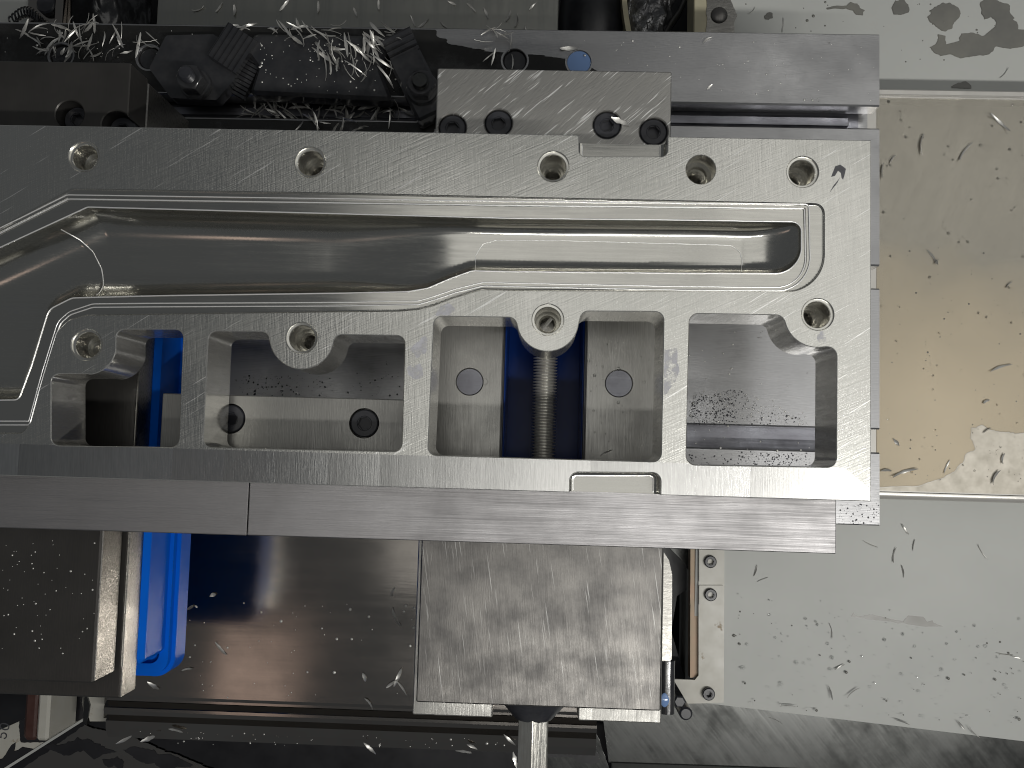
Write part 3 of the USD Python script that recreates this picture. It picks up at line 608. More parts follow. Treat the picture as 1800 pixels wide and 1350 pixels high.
# ================================================================ left vise
lx1 = P(174, 1050, ZJ)[0]; lx0 = lx1 - 152
lv = thing('left_vise', 'steel machine vise on a bright blue base under the left half of the plate', 'vise', (lx0 + 76, 20, 0))
ljy1 = P(120, 108.5, ZJ)[1]
fj = cbox(lx0, lx1, jy0 - 25, ljy1, 90, ZJ, 0.7)
for u, v in ((122, 201), (203, 219)):
    c = P(u, v, ZJ); fj = fj - cyl(c[0], c[1], ZJ - 22, ZJ + 1, 9.6, n=48) - cyl(c[0], c[1], ZJ - 0.7, ZJ + 0.2, 9.6, 10.5, n=48)
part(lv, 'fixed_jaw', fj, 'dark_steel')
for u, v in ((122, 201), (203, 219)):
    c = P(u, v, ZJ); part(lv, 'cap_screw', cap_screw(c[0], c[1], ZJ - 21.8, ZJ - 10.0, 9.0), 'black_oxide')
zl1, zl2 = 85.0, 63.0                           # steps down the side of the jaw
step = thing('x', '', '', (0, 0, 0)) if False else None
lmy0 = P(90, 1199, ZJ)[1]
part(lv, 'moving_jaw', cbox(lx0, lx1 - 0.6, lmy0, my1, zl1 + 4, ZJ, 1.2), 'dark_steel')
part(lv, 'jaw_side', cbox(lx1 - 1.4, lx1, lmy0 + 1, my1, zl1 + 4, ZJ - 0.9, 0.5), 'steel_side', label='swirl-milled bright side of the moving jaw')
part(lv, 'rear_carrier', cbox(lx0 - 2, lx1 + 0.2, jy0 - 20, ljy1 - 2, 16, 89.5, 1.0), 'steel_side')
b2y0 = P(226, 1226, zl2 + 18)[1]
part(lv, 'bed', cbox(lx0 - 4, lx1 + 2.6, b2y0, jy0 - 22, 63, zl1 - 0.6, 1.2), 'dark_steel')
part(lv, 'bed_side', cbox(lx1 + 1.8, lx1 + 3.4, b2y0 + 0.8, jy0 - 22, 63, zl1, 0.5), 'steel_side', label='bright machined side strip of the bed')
# blue base: flange with raised rim
zb = 25.0
bxr = P(331, 1040, 0)[0]; byb = P(290, 1193, zb)[1]
bxr0 = lx0 - 40
flp = fillet(sg.box(bxr0, byb, bxr, jy0 + 20), 14)
inner = fillet(sg.box(bxr0 + 12, P(280, 1167, zb)[1], P(286, 1040, zb)[0], jy0 + 10), 7)
part(lv, 'blue_base', extr(flp.buffer(-3, quad_segs=8).difference(inner), 0.5, zb) + extr(flp, 0.5, zb - 6), 'blue')
basin = inner.buffer(0.6)
part(lv, 'blue_ledge', extr(inner.buffer(-2.5), 2, zb - 2.2), 'blue')
slope = []
part(lv, 'blue_web', cbox(lx1 - 4, P(262, 1000, 60)[0], P(262, 1172, 40)[1] + 6, jy0 - 30, 5, 62.5, 4.0), 'blue')
# ================================================================ support block under the plate, between the vises
sbz = 112.0
sb = thing('support_block', 'steel support block with two cap screws seen through the second pocket', 'block', (*P(500, 745, sbz), 0))
s0, s1 = P(286, 690, sbz)[0], P(735, 740, sbz)[0]
sy1 = (P(300, 691, sbz)[1] + P(600, 700, sbz)[1]) / 2; sy0 = P(500, 850, sbz)[1]
blk = cbox(s0, s1, sy0, sy1, 1, sbz, 0.6)
for u, v in ((405, 736), (640, 744)):
    c = P(u, v, sbz); blk = blk - cyl(c[0], c[1], sbz - 12, sbz + 1, 9.8, n=48)
part(sb, 'block', blk, 'bed')
for u, v in ((405, 736), (640, 744)):
    c = P(u, v, sbz); part(sb, 'cap_screw', cap_screw(c[0], c[1], sbz - 11.8, sbz - 0.6, 9.0), 'black_oxide')

# ================================================================ soft jaw bars
bay0 = (P(300, 935, ZBAR)[1] + P(1400, 973, ZBAR)[1]) / 2
bay1 = P(700, 800, ZBAR)[1]
bxe = P(1470, 925, ZBAR)[0]; bxs = P(435.5, 895, ZBAR)[0]
solo('soft_jaw_bar', cbox(bxs + 0.5, bxe, bay0, bay1 - 14, ZJ + 0.1, ZBAR, 0.5), 'sawn', 'long bright sawn aluminium bar below the plate, right of the joint line', 'bar')
solo('soft_jaw_bar', cbox(-520, bxs - 0.3, bay0 - 0.2, bay1 - 14.2, ZJ + 0.1, ZBAR - 0.2, 0.5), 'sawn', 'dark sawn aluminium bar below the plate, left of the joint line', 'bar')

# ================================================================ the workpiece
py1 = (P(100, 222, ZP)[1] + P(1480, 244.5, ZP)[1]) / 2
py0 = (P(100, 838, ZP)[1] + P(1480, 880.5, ZP)[1]) / 2
px1 = (P(1531, 260, ZP)[0] + P(1531.5, 860, ZP)[0]) / 2; px0 = -470.0
pl = thing('aluminium_plate', 'milled aluminium manifold plate with a long curved channel, four pockets and tapped holes', 'workpiece', (0, 80, ZPB))


def ring_dense(poly, step=1.2):
    r = sg.polygon.orient(poly).exterior
    n = max(16, int(r.length / step))
    return np.array([r.interpolate(r.length * i / n).coords[0] for i in range(n)])


def keep_ring(poly):
    return np.array(sg.polygon.orient(poly).exterior.coords)[:-1]


def off(ring, d):
    """Ring (counter-clockwise) moved outwards by d along its corner normals."""
    a, b = np.roll(ring, 1, 0), np.roll(ring, -1, 0)
    e0, e1 = ring - a, b - ring
    n0 = np.c_[e0[:, 1], -e0[:, 0]] / np.maximum(np.linalg.norm(e0, axis=1), 1e-9)[:, None]
    n1 = np.c_[e1[:, 1], -e1[:, 0]] / np.maximum(np.linalg.norm(e1, axis=1), 1e-9)[:, None]
    n = n0 + n1; l = np.linalg.norm(n, axis=1); n /= np.maximum(l, 1e-9)[:, None]
    return ring + n * (d / np.maximum(np.minimum(1, l / 2 + 1e-9), 0.5))[:, None]


def loft(rings, inward=True):
    """Strips between rings [(xy, z)] with equal counts; inward: the faces look into the hole."""
    n = len(rings[0][0]); v = np.vstack([np.c_[r, np.full(n, z)] for r, z in rings]); f = []
    for i in range(len(rings) - 1):
        for k in range(n):
            a, b, c_, d = i * n + k, i * n + (k + 1) % n, (i + 1) * n + (k + 1) % n, (i + 1) * n + k
            f.append([a, b, c_, d] if inward else [a, d, c_, b])
    return tri((v, np.array(f)))


def flat(poly, z, up=True):
    ms = []
    for g in getattr(poly, 'geoms', [poly]):
        if g.area < 0.01: continue
        vv, ff = trimesh.creation.triangulate_polygon(g, engine='earcut')
        m = trimesh.Trimesh(np.c_[vv, np.full(len(vv), z)], ff, process=False)
        if (m.face_normals[:, 2].mean() > 0) != up: m.invert()
        ms.append(m)
    return trimesh.util.concatenate(ms)


C = 0.45
# pockets, traced corner by corner
def arc_pts(cx_, cy_, r, a0, a1, n=10):
    return [(cx_ + r * math.cos(math.radians(a)), cy_ + r * math.sin(math.radians(a))) for a in np.linspace(a0, a1, n)]
pk = []
pk.append(([(90, 668), (90, 783), (314, 786), (322, 579), (204, 579)] + arc_pts(152, 606, 53, 12, 82) + [(150, 657), (92, 657)], 5.0))
pk.append(([(367, 582), (357, 786), (706, 794), (712, 590), (590, 588)] + arc_pts(530, 592, 57, 8, 172, 16) + [(470, 583)], 5.0))
pk.append(([(763, 556), (752, 800), (1162, 812), (1167, 548), (1023, 547)] + arc_pts(963, 563, 55, 5, 172, 16) + [(905, 558)], 5.0))
pk.append(([(1212, 551), (1206, 817), (1470, 821.5), (1471, 610)] + arc_pts(1437, 552, 59, 78, 165, 12) + [(1378, 554)], 5.5))
pockets = []
for pts, r in pk:
    g = sg.Polygon(poly_px(pts, ZP)).buffer(0)
    pockets.append(g.buffer(-r, quad_segs=10).buffer(2 * r, quad_segs=10).buffer(-r, quad_segs=10).simplify(0.02))
holes_px = [(147, 275, 1), (545, 285, 1), (972.5, 292.5, 1), (1232, 298, 0), (1411, 302, 1), (152, 606, 1), (530, 594, 1), (963, 562, 1), (1437.5, 552.5, 1)]
hr = 9.75
holesC = [(P(u, v, ZP), cb) for u, v, cb in holes_px]
notchT = sg.Polygon(poly_px([(1017, 200), (1174, 200), (1173.5, 275), (1018, 275)], ZP)).buffer(-4, quad_segs=10).buffer(4, quad_segs=10)
notchB = sg.Polygon(poly_px([(1000, 930), (1002, 830), (1162, 831), (1160, 930)], ZP)).buffer(-5, quad_segs=10).buffer(5, quad_segs=10)
notches = notchT.union(notchB)
rect = sg.box(px0, py0, px1, py1)
A = rect.difference(notches)
# recess, its inner line, and the deep channel
Rp = sg.Polygon(poly_px([(125, 331), (600, 338.5), (900, 345.5), *arc_pts(1432, 375, 18, -90, 0, 8), *arc_pts(1384, 447.5, 66, 0, 90, 18), (1200, 513), (900, 511.5), (846, 510),
                         (800, 524), (762, 538), (735, 545), (700, 548), (600, 549), (277, 553.5), (150, 555.5), (120, 564), (100, 585), (75, 667), (50, 750), (38, 763), (-230, 763), (-230, 520)], ZP)).buffer(0)
R2 = sg.Polygon(poly_px([(117, 348), (600, 355), (900, 359.5), (1416, 365), *arc_pts(1366, 452, 52, 0, 90, 18), (1200, 502.5), (900, 496.5), (850, 495), (800, 507),
                         (762, 520), (735, 528), (600, 530.5), (277, 532), (160, 533), (118, 547), (98, 565), (70, 655), (47, 740), (-210, 740), (-210, 512)], ZP)).buffer(0)
Cp = sg.Polygon(poly_px([(150, 363), (300, 367), (600, 375), (900, 383), (1200, 386), *arc_pts(1394, 405, 16, -90, 0, 8), *arc_pts(1364, 432, 46, 0, 90, 16), (1200, 477.5), (900, 474.5), (829, 473), (790, 487),
                         (750, 504), (715, 510), (600, 512.5), (277, 517), (122, 521), (80, 542), (50, 640), (27, 701), (-190, 705), (-190, 520)], ZP)).buffer(0)
Rp = Rp.buffer(9, quad_segs=16).buffer(-9); R2 = R2.buffer(10, quad_segs=16).buffer(-10); Cp = Cp.buffer(9, quad_segs=16).buffer(-9)
sm = lambda g, r: g.buffer(-r, quad_segs=14).buffer(r, quad_segs=14)
Rp = sm(Rp, 5).buffer(2).buffer(-2); R2 = R2.buffer(1.5).buffer(-1.5); Cp = sm(Cp, 3).buffer(3).buffer(-3)
top = A.buffer(-C, join_style=2).difference(Rp.buffer(C))
for g in pockets: top = top.difference(g.buffer(C, quad_segs=8))
pieces, walls = [], []
for g in pockets:
    r = ring_dense(g, 1.0); rr = r[::-1]
    walls.append(loft([(off(r, C), ZP), (r, ZP - C)], True)); walls.append(loft([(r, ZP - C), (r, ZPB)], True))
    top = top.difference(sg.Polygon(off(r, C + 0.0)).buffer(0)) if False else top
hole_polys = []
for (c, cb) in holesC:
    rad = hr if cb else hr - 0.6
    ang = np.linspace(0, 2 * math.pi, 65)[:-1]
    circ = lambda q: np.c_[c[0] + q * np.cos(ang), c[1] + q * np.sin(ang)]
    hole_polys.append(sg.Polygon(circ(rad)))
    top = top.difference(sg.Polygon(circ(rad)))
    if cb:
        seq = [(rad, ZP), (rad - 0.5, ZP - 0.5), (rad - 0.5, ZP - 1.6), (rad - 1.7, ZP - 1.7), (7.9, ZP - 1.9), (7.6, ZP - 2.3), (7.6, ZP - 17), (5.4, ZP - 19.2)]
    else:
        seq = [(rad, ZP), (rad - 0.35, ZP - 0.35), (rad - 0.4, ZP - 14), (6.6, ZP - 16), (6.4, ZP - 20), (5.3, ZP - 21)]
    part(pl, 'counterbore', trimesh.util.concatenate([loft([(circ(a[0]), a[1]), (circ(b[0]), b[1])], True) for a, b in zip(seq[:-1], seq[1:])]), 'bore', smooth=30)
    z = seq[-1][1]; th = []; r0 = 5.3
    while z > ZPB + 1.5:
        th += [(r0, z), (r0 - 0.75, z - 0.6), (r0 - 0.75, z - 0.75)]; z -= 1.35
    th.append((r0, z))
    part(pl, 'tapped_hole', trimesh.util.concatenate([loft([(circ(a), b) for a, b in th], True), flat(sg.Polygon(circ(r0)), z)]), 'thread', smooth=25)
# rings must match the flat top exactly: rebuild the top from the very same rings
top = A.buffer(-C, join_style=2)
for g in pockets: top = top.difference(sg.Polygon(off(ring_dense(g, 1.0), C)).buffer(0))
for h in hole_polys: top = top.difference(h)
Rring = ring_dense(Rp, 1.0)
top = top.difference(Rp)
split = P(700, 812, ZP)[1]
band_y = (P(200, 783, ZP)[1] + P(1400, 822, ZP)[1]) / 2
lower = sg.Polygon([(px0 - 5, band_y), (P(1484, 815, ZP)[0], band_y), (px1 + 0.0, P(1531, 861, ZP)[1]), (px1 + 5, P(1531, 861, ZP)[1] - 3), (px1 + 5, py0 - 5), (px0 - 5, py0 - 5)])
part(pl, 'top_face', flat(top.difference(lower), ZP), 'milled', smooth=False)
part(pl, 'milled_edge_band', flat(top.intersection(lower), ZP), 'milled_band', smooth=False, label='lower edge band with vertical milling marks')
# outside walls
ar = keep_ring(A)
zn = ZP - 15
walls.append(loft([(off(ar, -C), ZP), (ar, ZP - C)], False)); walls.append(loft([(ar, ZP - C), (ar, zn)], False))
walls.append(loft([(keep_ring(rect), zn), (keep_ring(rect), ZPB)], False))
def notch_floor(nt, rf=2.6):
    g = rect.intersection(nt)
    q = [ring_dense(g, 0.7)] + [ring_dense(h, 0.8) for d in (0.05, 0.15, 0.35, 0.6, 0.9, 1.3, 1.7, 2.1, 2.6, 3.2) for h in [nt.buffer(-d)]]
    x0, y0_, x1, y1_ = g.bounds; a, b = np.meshgrid(np.arange(x0, x1, 1.3), np.arange(y0_, y1_, 1.3)); q.append(np.c_[a.ravel(), b.ravel()])
    q = np.vstack(q); q = np.unique(np.round(q[shapely.contains_xy(g.buffer(0.02), q[:, 0], q[:, 1])], 3), axis=0)
    t = Delaunay(q).simplices; c_ = q[t].mean(1); t = t[shapely.contains_xy(g.buffer(0.01), c_[:, 0], c_[:, 1])]
    d = np.minimum(shapely.distance(shapely.points(q), nt.exterior), rf)
    m_ = trimesh.Trimesh(np.c_[q, zn + rf - np.sqrt(np.maximum(rf ** 2 - (rf - d) ** 2, 0))], t, process=False)
    if m_.face_normals[:, 2].mean() < 0: m_.invert()
    part(pl, 'notch_floor', m_, 'cut', smooth=40)
    e = ring_dense(nt.buffer(-rf), 1.0); e = e[shapely.contains_xy(g.buffer(-0.5), e[:, 0], e[:, 1])]
    e = np.roll(e, -(int(np.argmax(np.hypot(*np.diff(np.vstack([e, e[:1]]), axis=0).T))) + 1), 0)
    part(pl, 'notch_glint', tube(np.c_[e, np.full(len(e), zn + 0.1)], 0.3, 8), 'edge', smooth=True)  # near-white tube added as the highlight round the notch floor


notch_floor(notchT); notch_floor(notchB)
bot = rect
for g in pockets: bot = bot.difference(sg.Polygon(ring_dense(g, 1.0)).buffer(0))
walls.append(flat(bot, ZPB, False))
part(pl, 'side_walls', trimesh.util.concatenate(walls), 'wall', smooth=28)
# recess and channel as one carved surface
pts = [np.array(Rp.exterior.coords)[:-1], Rring]
def rings_of(poly, d, step):
    g = poly.buffer(d, quad_segs=14)
    out_ = []
    for q in getattr(g, 'geoms', [g]):
        if q.area > 1: out_.append(ring_dense(q, step))
    return out_
xl = -400
for d in (-0.25, -0.5, -0.8, -1.15): pts += rings_of(Rp, d, 0.6)
for d in (2.7, 2.5, 2.3, 2.1, 1.9, 1.6, 0.8, 0.5, 0.25, 0.0, -0.2, -0.4, -0.8): pts += rings_of(R2, d, 0.6)
for d in (0.8, 0.5, 0.25, 0.0, -0.1, -0.3, -0.6, -1.0, -1.5, -2.2, -3.0, -4.0, -5.2, -6.5, -8.0): pts += rings_of(Cp, d, 0.8)
gx, gy = np.meshgrid(np.arange(xl, P(1460, 400, ZP)[0], 1.1), np.arange(P(700, 765, ZP)[1], P(700, 325, ZP)[1], 1.1)); 
gp = np.c_[gx.ravel(), gy.ravel()]; gp = gp[shapely.contains_xy(Rp, gp[:, 0], gp[:, 1])]; gs = shapely.points(gp)
clear = lambda g, a, b: ~((lambda q: (q > a) & (q < b))(shapely.distance(gs, g.exterior) * np.where(shapely.contains_xy(g, gp[:, 0], gp[:, 1]), -1, 1)))
gp = gp[clear(Rp, -1.9, 9) & clear(R2, -1.5, 3.4) & clear(Cp, -8.6, 1.5)]; pts.append(gp)
pts = np.vstack(pts)
pts = pts[pts[:, 0] > xl - 100]
inside = shapely.contains_xy(Rp.buffer(0.02), pts[:, 0], pts[:, 1]); pts = np.unique(np.round(pts[inside], 3), axis=0)
# keep grid points from crowding the ring points is not needed: Delaunay copes
D_ = Delaunay(pts); ff = D_.simplices
cen = pts[ff].mean(1); ff = ff[shapely.contains_xy(Rp.buffer(0.004), cen[:, 0], cen[:, 1])]
ins = sg.Polygon(poly_px([(833, 478), (832, 440), (845, 418), (870, 411), (1000, 412), (1295, 420), (1312, 432), (1316, 450), (1311, 480)], ZP)).buffer(-3).buffer(3)
arcl = sg.LineString(poly_px([(86, 393), (110, 408), (130, 428), (145, 458), (151, 490), (150, 506), (147, 516)], ZP))
arcp = sg.Polygon(np.vstack([np.array(arcl.coords), poly_px([(147, 560), (-300, 600), (-300, 393)], ZP)])).buffer(0)


def carved(X, Y):
    # terraces of the recess, then the round-bottomed channel: deep and wide on the left, shallower on the right with a ball-ended end
    sp_ = shapely.points(X, Y)
    sd = lambda g: shapely.distance(sp_, g.exterior) * np.where(shapely.contains_xy(g, X, Y), -1, 1)
    dR, d2, dC = -sd(Rp), sd(R2), sd(Cp)
    ss = lambda q: np.clip(q, 0, 1) ** 2 * (3 - 2 * np.clip(q, 0, 1))
    z = -1.3 * ss(dR / 1.1) - 0.5 * ss((2.5 - d2) / 0.6) - 1.2 * ss((0.5 - d2) / 0.9)
    xa, xb = P(560, 450, ZP)[0], P(820, 450, ZP)[0]
    tt = ss((X - xa) / (xb - xa))
    deep = 21.0 * (1 - tt) + 14.0 * tt
    rc = 19.0 * (1 - tt) + 11.0 * tt
    xe = P(1400, 450, ZP)[0]
    q = np.clip(np.maximum(-dC, 0) / rc, 0, 1)
    nn = 2.1 + 0.6 * tt
    deep = deep * (1 - 0.80 * np.clip((X - P(1312, 450, ZP)[0]) / (P(1412, 450, ZP)[0] - P(1312, 450, ZP)[0]), 0, 1) ** 2)
    zc = -deep * np.clip(1 - (1 - q) ** nn, 0, 1) ** (1 / nn)
    z = np.where(dC < 0, -3.0 + zc, z)
    da = shapely.distance(sp_, arcl)
    z -= np.where((dC < -0.3) & shapely.contains_xy(arcp, X, Y), 0.6 * ss(da / 1.5) * np.exp(-da / 60.0), 0)
    return z


z = carved(pts[:, 0], pts[:, 1])
m = trimesh.Trimesh(np.c_[pts, ZP + z], ff, process=False)
if m.face_normals[:, 2].mean() < 0: m.invert()
part(pl, 'channel', m, 'cut', smooth=26)


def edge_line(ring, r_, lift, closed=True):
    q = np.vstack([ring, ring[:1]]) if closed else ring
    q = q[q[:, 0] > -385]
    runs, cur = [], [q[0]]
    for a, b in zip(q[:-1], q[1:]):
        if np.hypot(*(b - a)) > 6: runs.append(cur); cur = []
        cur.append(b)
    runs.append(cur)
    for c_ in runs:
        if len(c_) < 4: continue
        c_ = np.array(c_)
        part(pl, 'edge_glint', tube(np.c_[c_, ZP + carved(c_[:, 0], c_[:, 1]) + lift], r_, 8), 'edge', smooth=True)  # highlight lines along the groove edges, added as near-white tubes


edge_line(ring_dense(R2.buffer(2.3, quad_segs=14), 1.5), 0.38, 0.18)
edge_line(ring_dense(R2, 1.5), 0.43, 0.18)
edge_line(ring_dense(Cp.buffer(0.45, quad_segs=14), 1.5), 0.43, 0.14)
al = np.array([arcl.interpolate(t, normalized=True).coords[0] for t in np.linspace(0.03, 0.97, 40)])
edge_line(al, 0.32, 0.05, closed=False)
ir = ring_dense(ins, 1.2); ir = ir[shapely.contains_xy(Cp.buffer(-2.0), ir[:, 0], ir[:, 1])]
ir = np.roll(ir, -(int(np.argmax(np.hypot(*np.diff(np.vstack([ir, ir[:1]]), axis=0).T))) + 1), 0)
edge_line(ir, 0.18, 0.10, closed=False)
# marker arrow and milky residue on the top face
for k, px in enumerate(([(1461, 311), (1468, 292), (1477, 289), (1487, 297), (1485, 306), (1482, 316), (1479, 312), (1478, 304), (1473, 300), (1468, 309)], [(1475, 314), (1477, 311), (1472, 321), (1465, 330), (1458, 339), (1464, 328)])):
    part(pl, 'ink_arrow', extr(blob(poly_px(px, ZP), 0.6, 60 + k, 0.5), ZP + 0.02, ZP + 0.05), 'ink')
for k, px in enumerate(([(722, 618), (738, 600), (748, 590), (752, 600), (745, 620), (732, 630)], [(770, 552), (775, 538), (790, 534), (797, 545), (788, 552)], [(1170, 690), (1166, 650), (1170, 620), (1188, 612), (1192, 640), (1184, 668)], [(1436, 590), (1445, 584), (1454, 590), (1452, 602), (1440, 600)], [(720, 650), (738, 640), (742, 655), (728, 662)])):
    g = blob(np.array(sg.Polygon(poly_px(px, ZP)).buffer(1.5).buffer(-1.0).exterior.coords)[:-1], 7, 70 + k, 0.6).buffer(0.5).intersection(top.buffer(-0.3))
    part(pl, 'residue_patch', extr(g, ZP + 0.02, ZP + 0.05), 'residue')

# ================================================================ hold-downs behind the plate
def nut(x, y, z0, z1, r, hole):
    return m3.Manifold.cylinder(z1 - z0, r, r, 6).translate((x, y, z0)) ^ (cyl(x, y, z0, z1 - 1.5, r) + cyl(x, y, z1 - 1.5 - 1e-4, z1, r, r - 1.8)) if True else None
def threaded_stud(x, y, z0, z1, r):
    rs, zs_ = [0], [z0]
    zz = z0
    while zz < z1 - 2.2: rs += [r - 0.8, r, r]; zs_ += [zz, zz + 0.8, zz + 1.1]; zz += 1.75
    rs += [r, r - 1.2, 0]; zs_ += [z1 - 1.2, z1, z1]
    n = 32
    v = np.array([(x + a * math.cos(2 * math.pi * k / n), y + a * math.sin(2 * math.pi * k / n), b) for a, b in zip(rs, zs_) for k in range(n)])
    f = np.array([[i * n + k, i * n + (k + 1) % n, (i + 1) * n + (k + 1) % n, (i + 1) * n + k] for i in range(len(rs) - 1) for k in range(n)])
    return (v, f)
def serrated(cx_, cy_, z0, L_, W_, n_, ang, rise):
    """A step block: teeth climbing along its length."""
    ol = [(0, 0)]
    for k in range(n_):
        ol += [(L_ * k / n_, 4 + rise * (k + 1)), (L_ * (k + 0.75) / n_, 4 + rise * (k + 1)), (L_ * (k + 0.78) / n_, 4 + rise * (k + 1) - 1.6)]
    ol += [(L_, 4 + rise * n_), (L_, 0)]
    m = prism_x(ol, -W_ / 2, W_ / 2).translate((0, -L_ / 2, 0))
    return m.rotate((0, 0, ang)).translate((cx_, cy_, z0))
# left one
zs0 = 30
h1 = thing('left_hold_down', 'oily black strap clamp with stud, nut and step block between the jaw and the chips', 'clamp', (*P(360, 135, 10), 0))
q = poly_px([(292, 62), (375, 60), (424, 92), (412, 140), (380, 176), (300, 172), (262, 120)], 14)
part(h1, 'strap', cbox(0, 1, 0, 1, 0, 1, 0.1) if False else extr(sg.Polygon(q).buffer(-3).buffer(3), 1, 14), 'black_oily')
q = poly_px([(360, 85), (398, 100), (425, 95), (440, 72), (395, 62)], 26)
c = P(408, 84, 22); part(h1, 'step_block', serrated(c[0], c[1], 14, 24, 30, 6, 60, 1.2), 'black_oily', smooth=False)
c = P(425, 122, 20); part(h1, 'serrated_edge', serrated(c[0], c[1], 1, 34, 12, 11, -28, 0.6), 'black_oily', smooth=False)
c = P(338, 142, 24); part(h1, 'washer', ccyl(c[0], c[1], 14.2, 19, 12.0, 0.8), 'black_oily')
part(h1, 'nut', nut(c[0], c[1], 19.2, 32, 10.5, 6), 'black_oily')
c2 = P(339, 134, 46); part(h1, 'stud', threaded_stud(c[0], c[1], 15, 40, 5.6), 'black_oxide')
# middle block
mb = thing('clamp_block', 'large dark oily steel block heaped with silver chips behind the plate', 'block', (*P(565, 120, 20), 0))
q = sg.Polygon(poly_px([(448, 58), (690, 62), (668, 120), (690, 176), (438, 164), (452, 118), (426, 82)], 16)).buffer(-2.5).buffer(2.5)
lowq = q.buffer(2.0)
def bevel_block(g, z0, z1, b):
    r = ring_dense(g, 3.0)
    return trimesh.util.concatenate([loft([(r, z0), (r, z1 - b), (off(r, -b), z1)], False), flat(sg.Polygon(off(r, -b)), z1)])
part(mb, 'block_body', bevel_block(q, 0.5, 16, 2.5), 'black_oily')
# right one
h2 = thing('right_hold_down', 'black step block and stud with hex nut left of the right jaw', 'clamp', (*P(725, 120, 20), 0))
c = P(712, 92, 30); part(h2, 'step_block', serrated(c[0], c[1], 2, 34, 24, 9, 28, 2.6), 'black_oily', smooth=False)
c = P(727, 130, 24); part(h2, 'strap', cbox(-13, 13, -34, 20, 1, 22, 2.0).rotate((0, 0, 28)).translate((c[0], c[1], 0)), 'black_oily')
c = P(738, 141, 40); part(h2, 'washer', ccyl(c[0], c[1], 22.2, 26, 12.5, 0.8), 'black_oily')
part(h2, 'nut', nut(c[0], c[1], 26.2, 36, 10.8, 6), 'black_oily'); part(h2, 'stud', threaded_stud(c[0], c[1], 24, 41, 6.4), 'trough')

# ================================================================ chips
def chip_mesh(L_, W_, bend, twist, seed):
    r = random.Random(seed); n = 9
    s = np.linspace(-0.5, 0.5, n)
    if abs(bend) < 1e-3: bend = 1e-3
    Rr = L_ / bend
    cx_ = Rr * np.sin(s * bend); cz = Rr * (1 - np.cos(s * bend))
    w = W_ * np.clip(np.cos(s * math.pi * 0.94), 0.06, 1) ** 0.7 * (1 + 0.25 * np.array([r.uniform(-1, 1) for _ in s]))
    v = []
    for k in range(n):
        a = twist * s[k]
        tx = np.array([math.cos(s[k] * bend), 0, math.sin(s[k] * bend)])
        nn = np.array([-tx[2], 0, tx[0]]); b = np.array([0, 1.0, 0])
        bb = b * math.cos(a) + nn * math.sin(a); n2 = -b * math.sin(a) + nn * math.cos(a)
        o = np.array([cx_[k], 0, cz[k]])
        for e, hgt in ((-0.5, 0.0), (0.0, -0.16 * w[k]), (0.5, 0.0)): v.append(o + bb * e * w[k] + n2 * hgt)
        for e, hgt in ((-0.5, 0.22), (0.0, 0.30 - 0.16 * w[k]), (0.5, 0.22)): v.append(o + bb * e * w[k] + n2 * hgt)
    f = []
    for k in range(n - 1):
        a, b = 6 * k, 6 * (k + 1)
        for i, j in ((0, 1), (1, 2)): f.append([a + j, a + i, b + i, b + j]); f.append([a + 3 + i, a + 3 + j, b + 3 + j, b + 3 + i])
        f.append([a, a + 3, b + 3, b]); f.append([a + 5, a + 2, b + 2, b + 5])
    return tri((np.array(v), np.array(f)))


def put_chip(u, v, z, L_, W_, bend, twist, yaw, roll, pitch, material, label, group, name='metal_chip'):
    m = chip_mesh(L_, W_, bend, twist, rng.randint(0, 10 ** 6))
    E = trimesh.transformations.euler_matrix(roll, pitch, yaw)
    m.apply_transform(E)
    c = P(u, v, z)
    lift = -m.vertices[:, 2].min()
    m.apply_translation((c[0], c[1], z + lift + 0.05))
    solo(name, m, material, label, 'metal chip', group, smooth=40)


def heap(n, area, z, zvar, dens_axis, L_, label, group, bright=0.8, roll=1.4, pitchv=0.6, yawc=None, yaws=math.pi):
    g = sg.Polygon(area); x0, y0_, x1, y1_ = g.bounds; k = 0
    while k < n:
        u, v = rng.uniform(x0, x1), rng.uniform(y0_, y1_)
        if not g.contains(sg.Point(u, v)): continue
        k += 1
        ln, bend, yaw = rng.uniform(*L_), rng.choice((-1, 1)) * rng.uniform(0.3, 1.7), (yawc if yawc is not None else 0) + rng.uniform(-yaws, yaws)
        tone = rng.random() < bright
        q = (ln - L_[0]) / (L_[1] - L_[0]); a = (math.degrees(yaw) % 180)
        text = ' '.join((('short', 'middling', 'long')[min(2, int(3 * q))], 'bright' if tone else 'dull', 'hooked' if abs(bend) > 1.2 else 'curved' if abs(bend) > 0.7 else 'straight', 'chip',
                         ('lying crosswise' if a < 25 or a > 155 else 'slanting up to the right' if a < 70 else 'pointing backwards' if a < 110 else 'slanting up to the left') + ',',
                         ('left', 'middle', 'right')[min(2, int(3 * (u - x0) / (x1 - x0)))], 'of the', label))
        put_chip(u, v, z + rng.uniform(0, zvar), ln, rng.uniform(0.9, 2.5), bend, rng.uniform(-1.2, 1.2), yaw, rng.uniform(-roll, roll), rng.uniform(-pitchv, pitchv), 'chip' if tone else 'chip_dull', text, group)


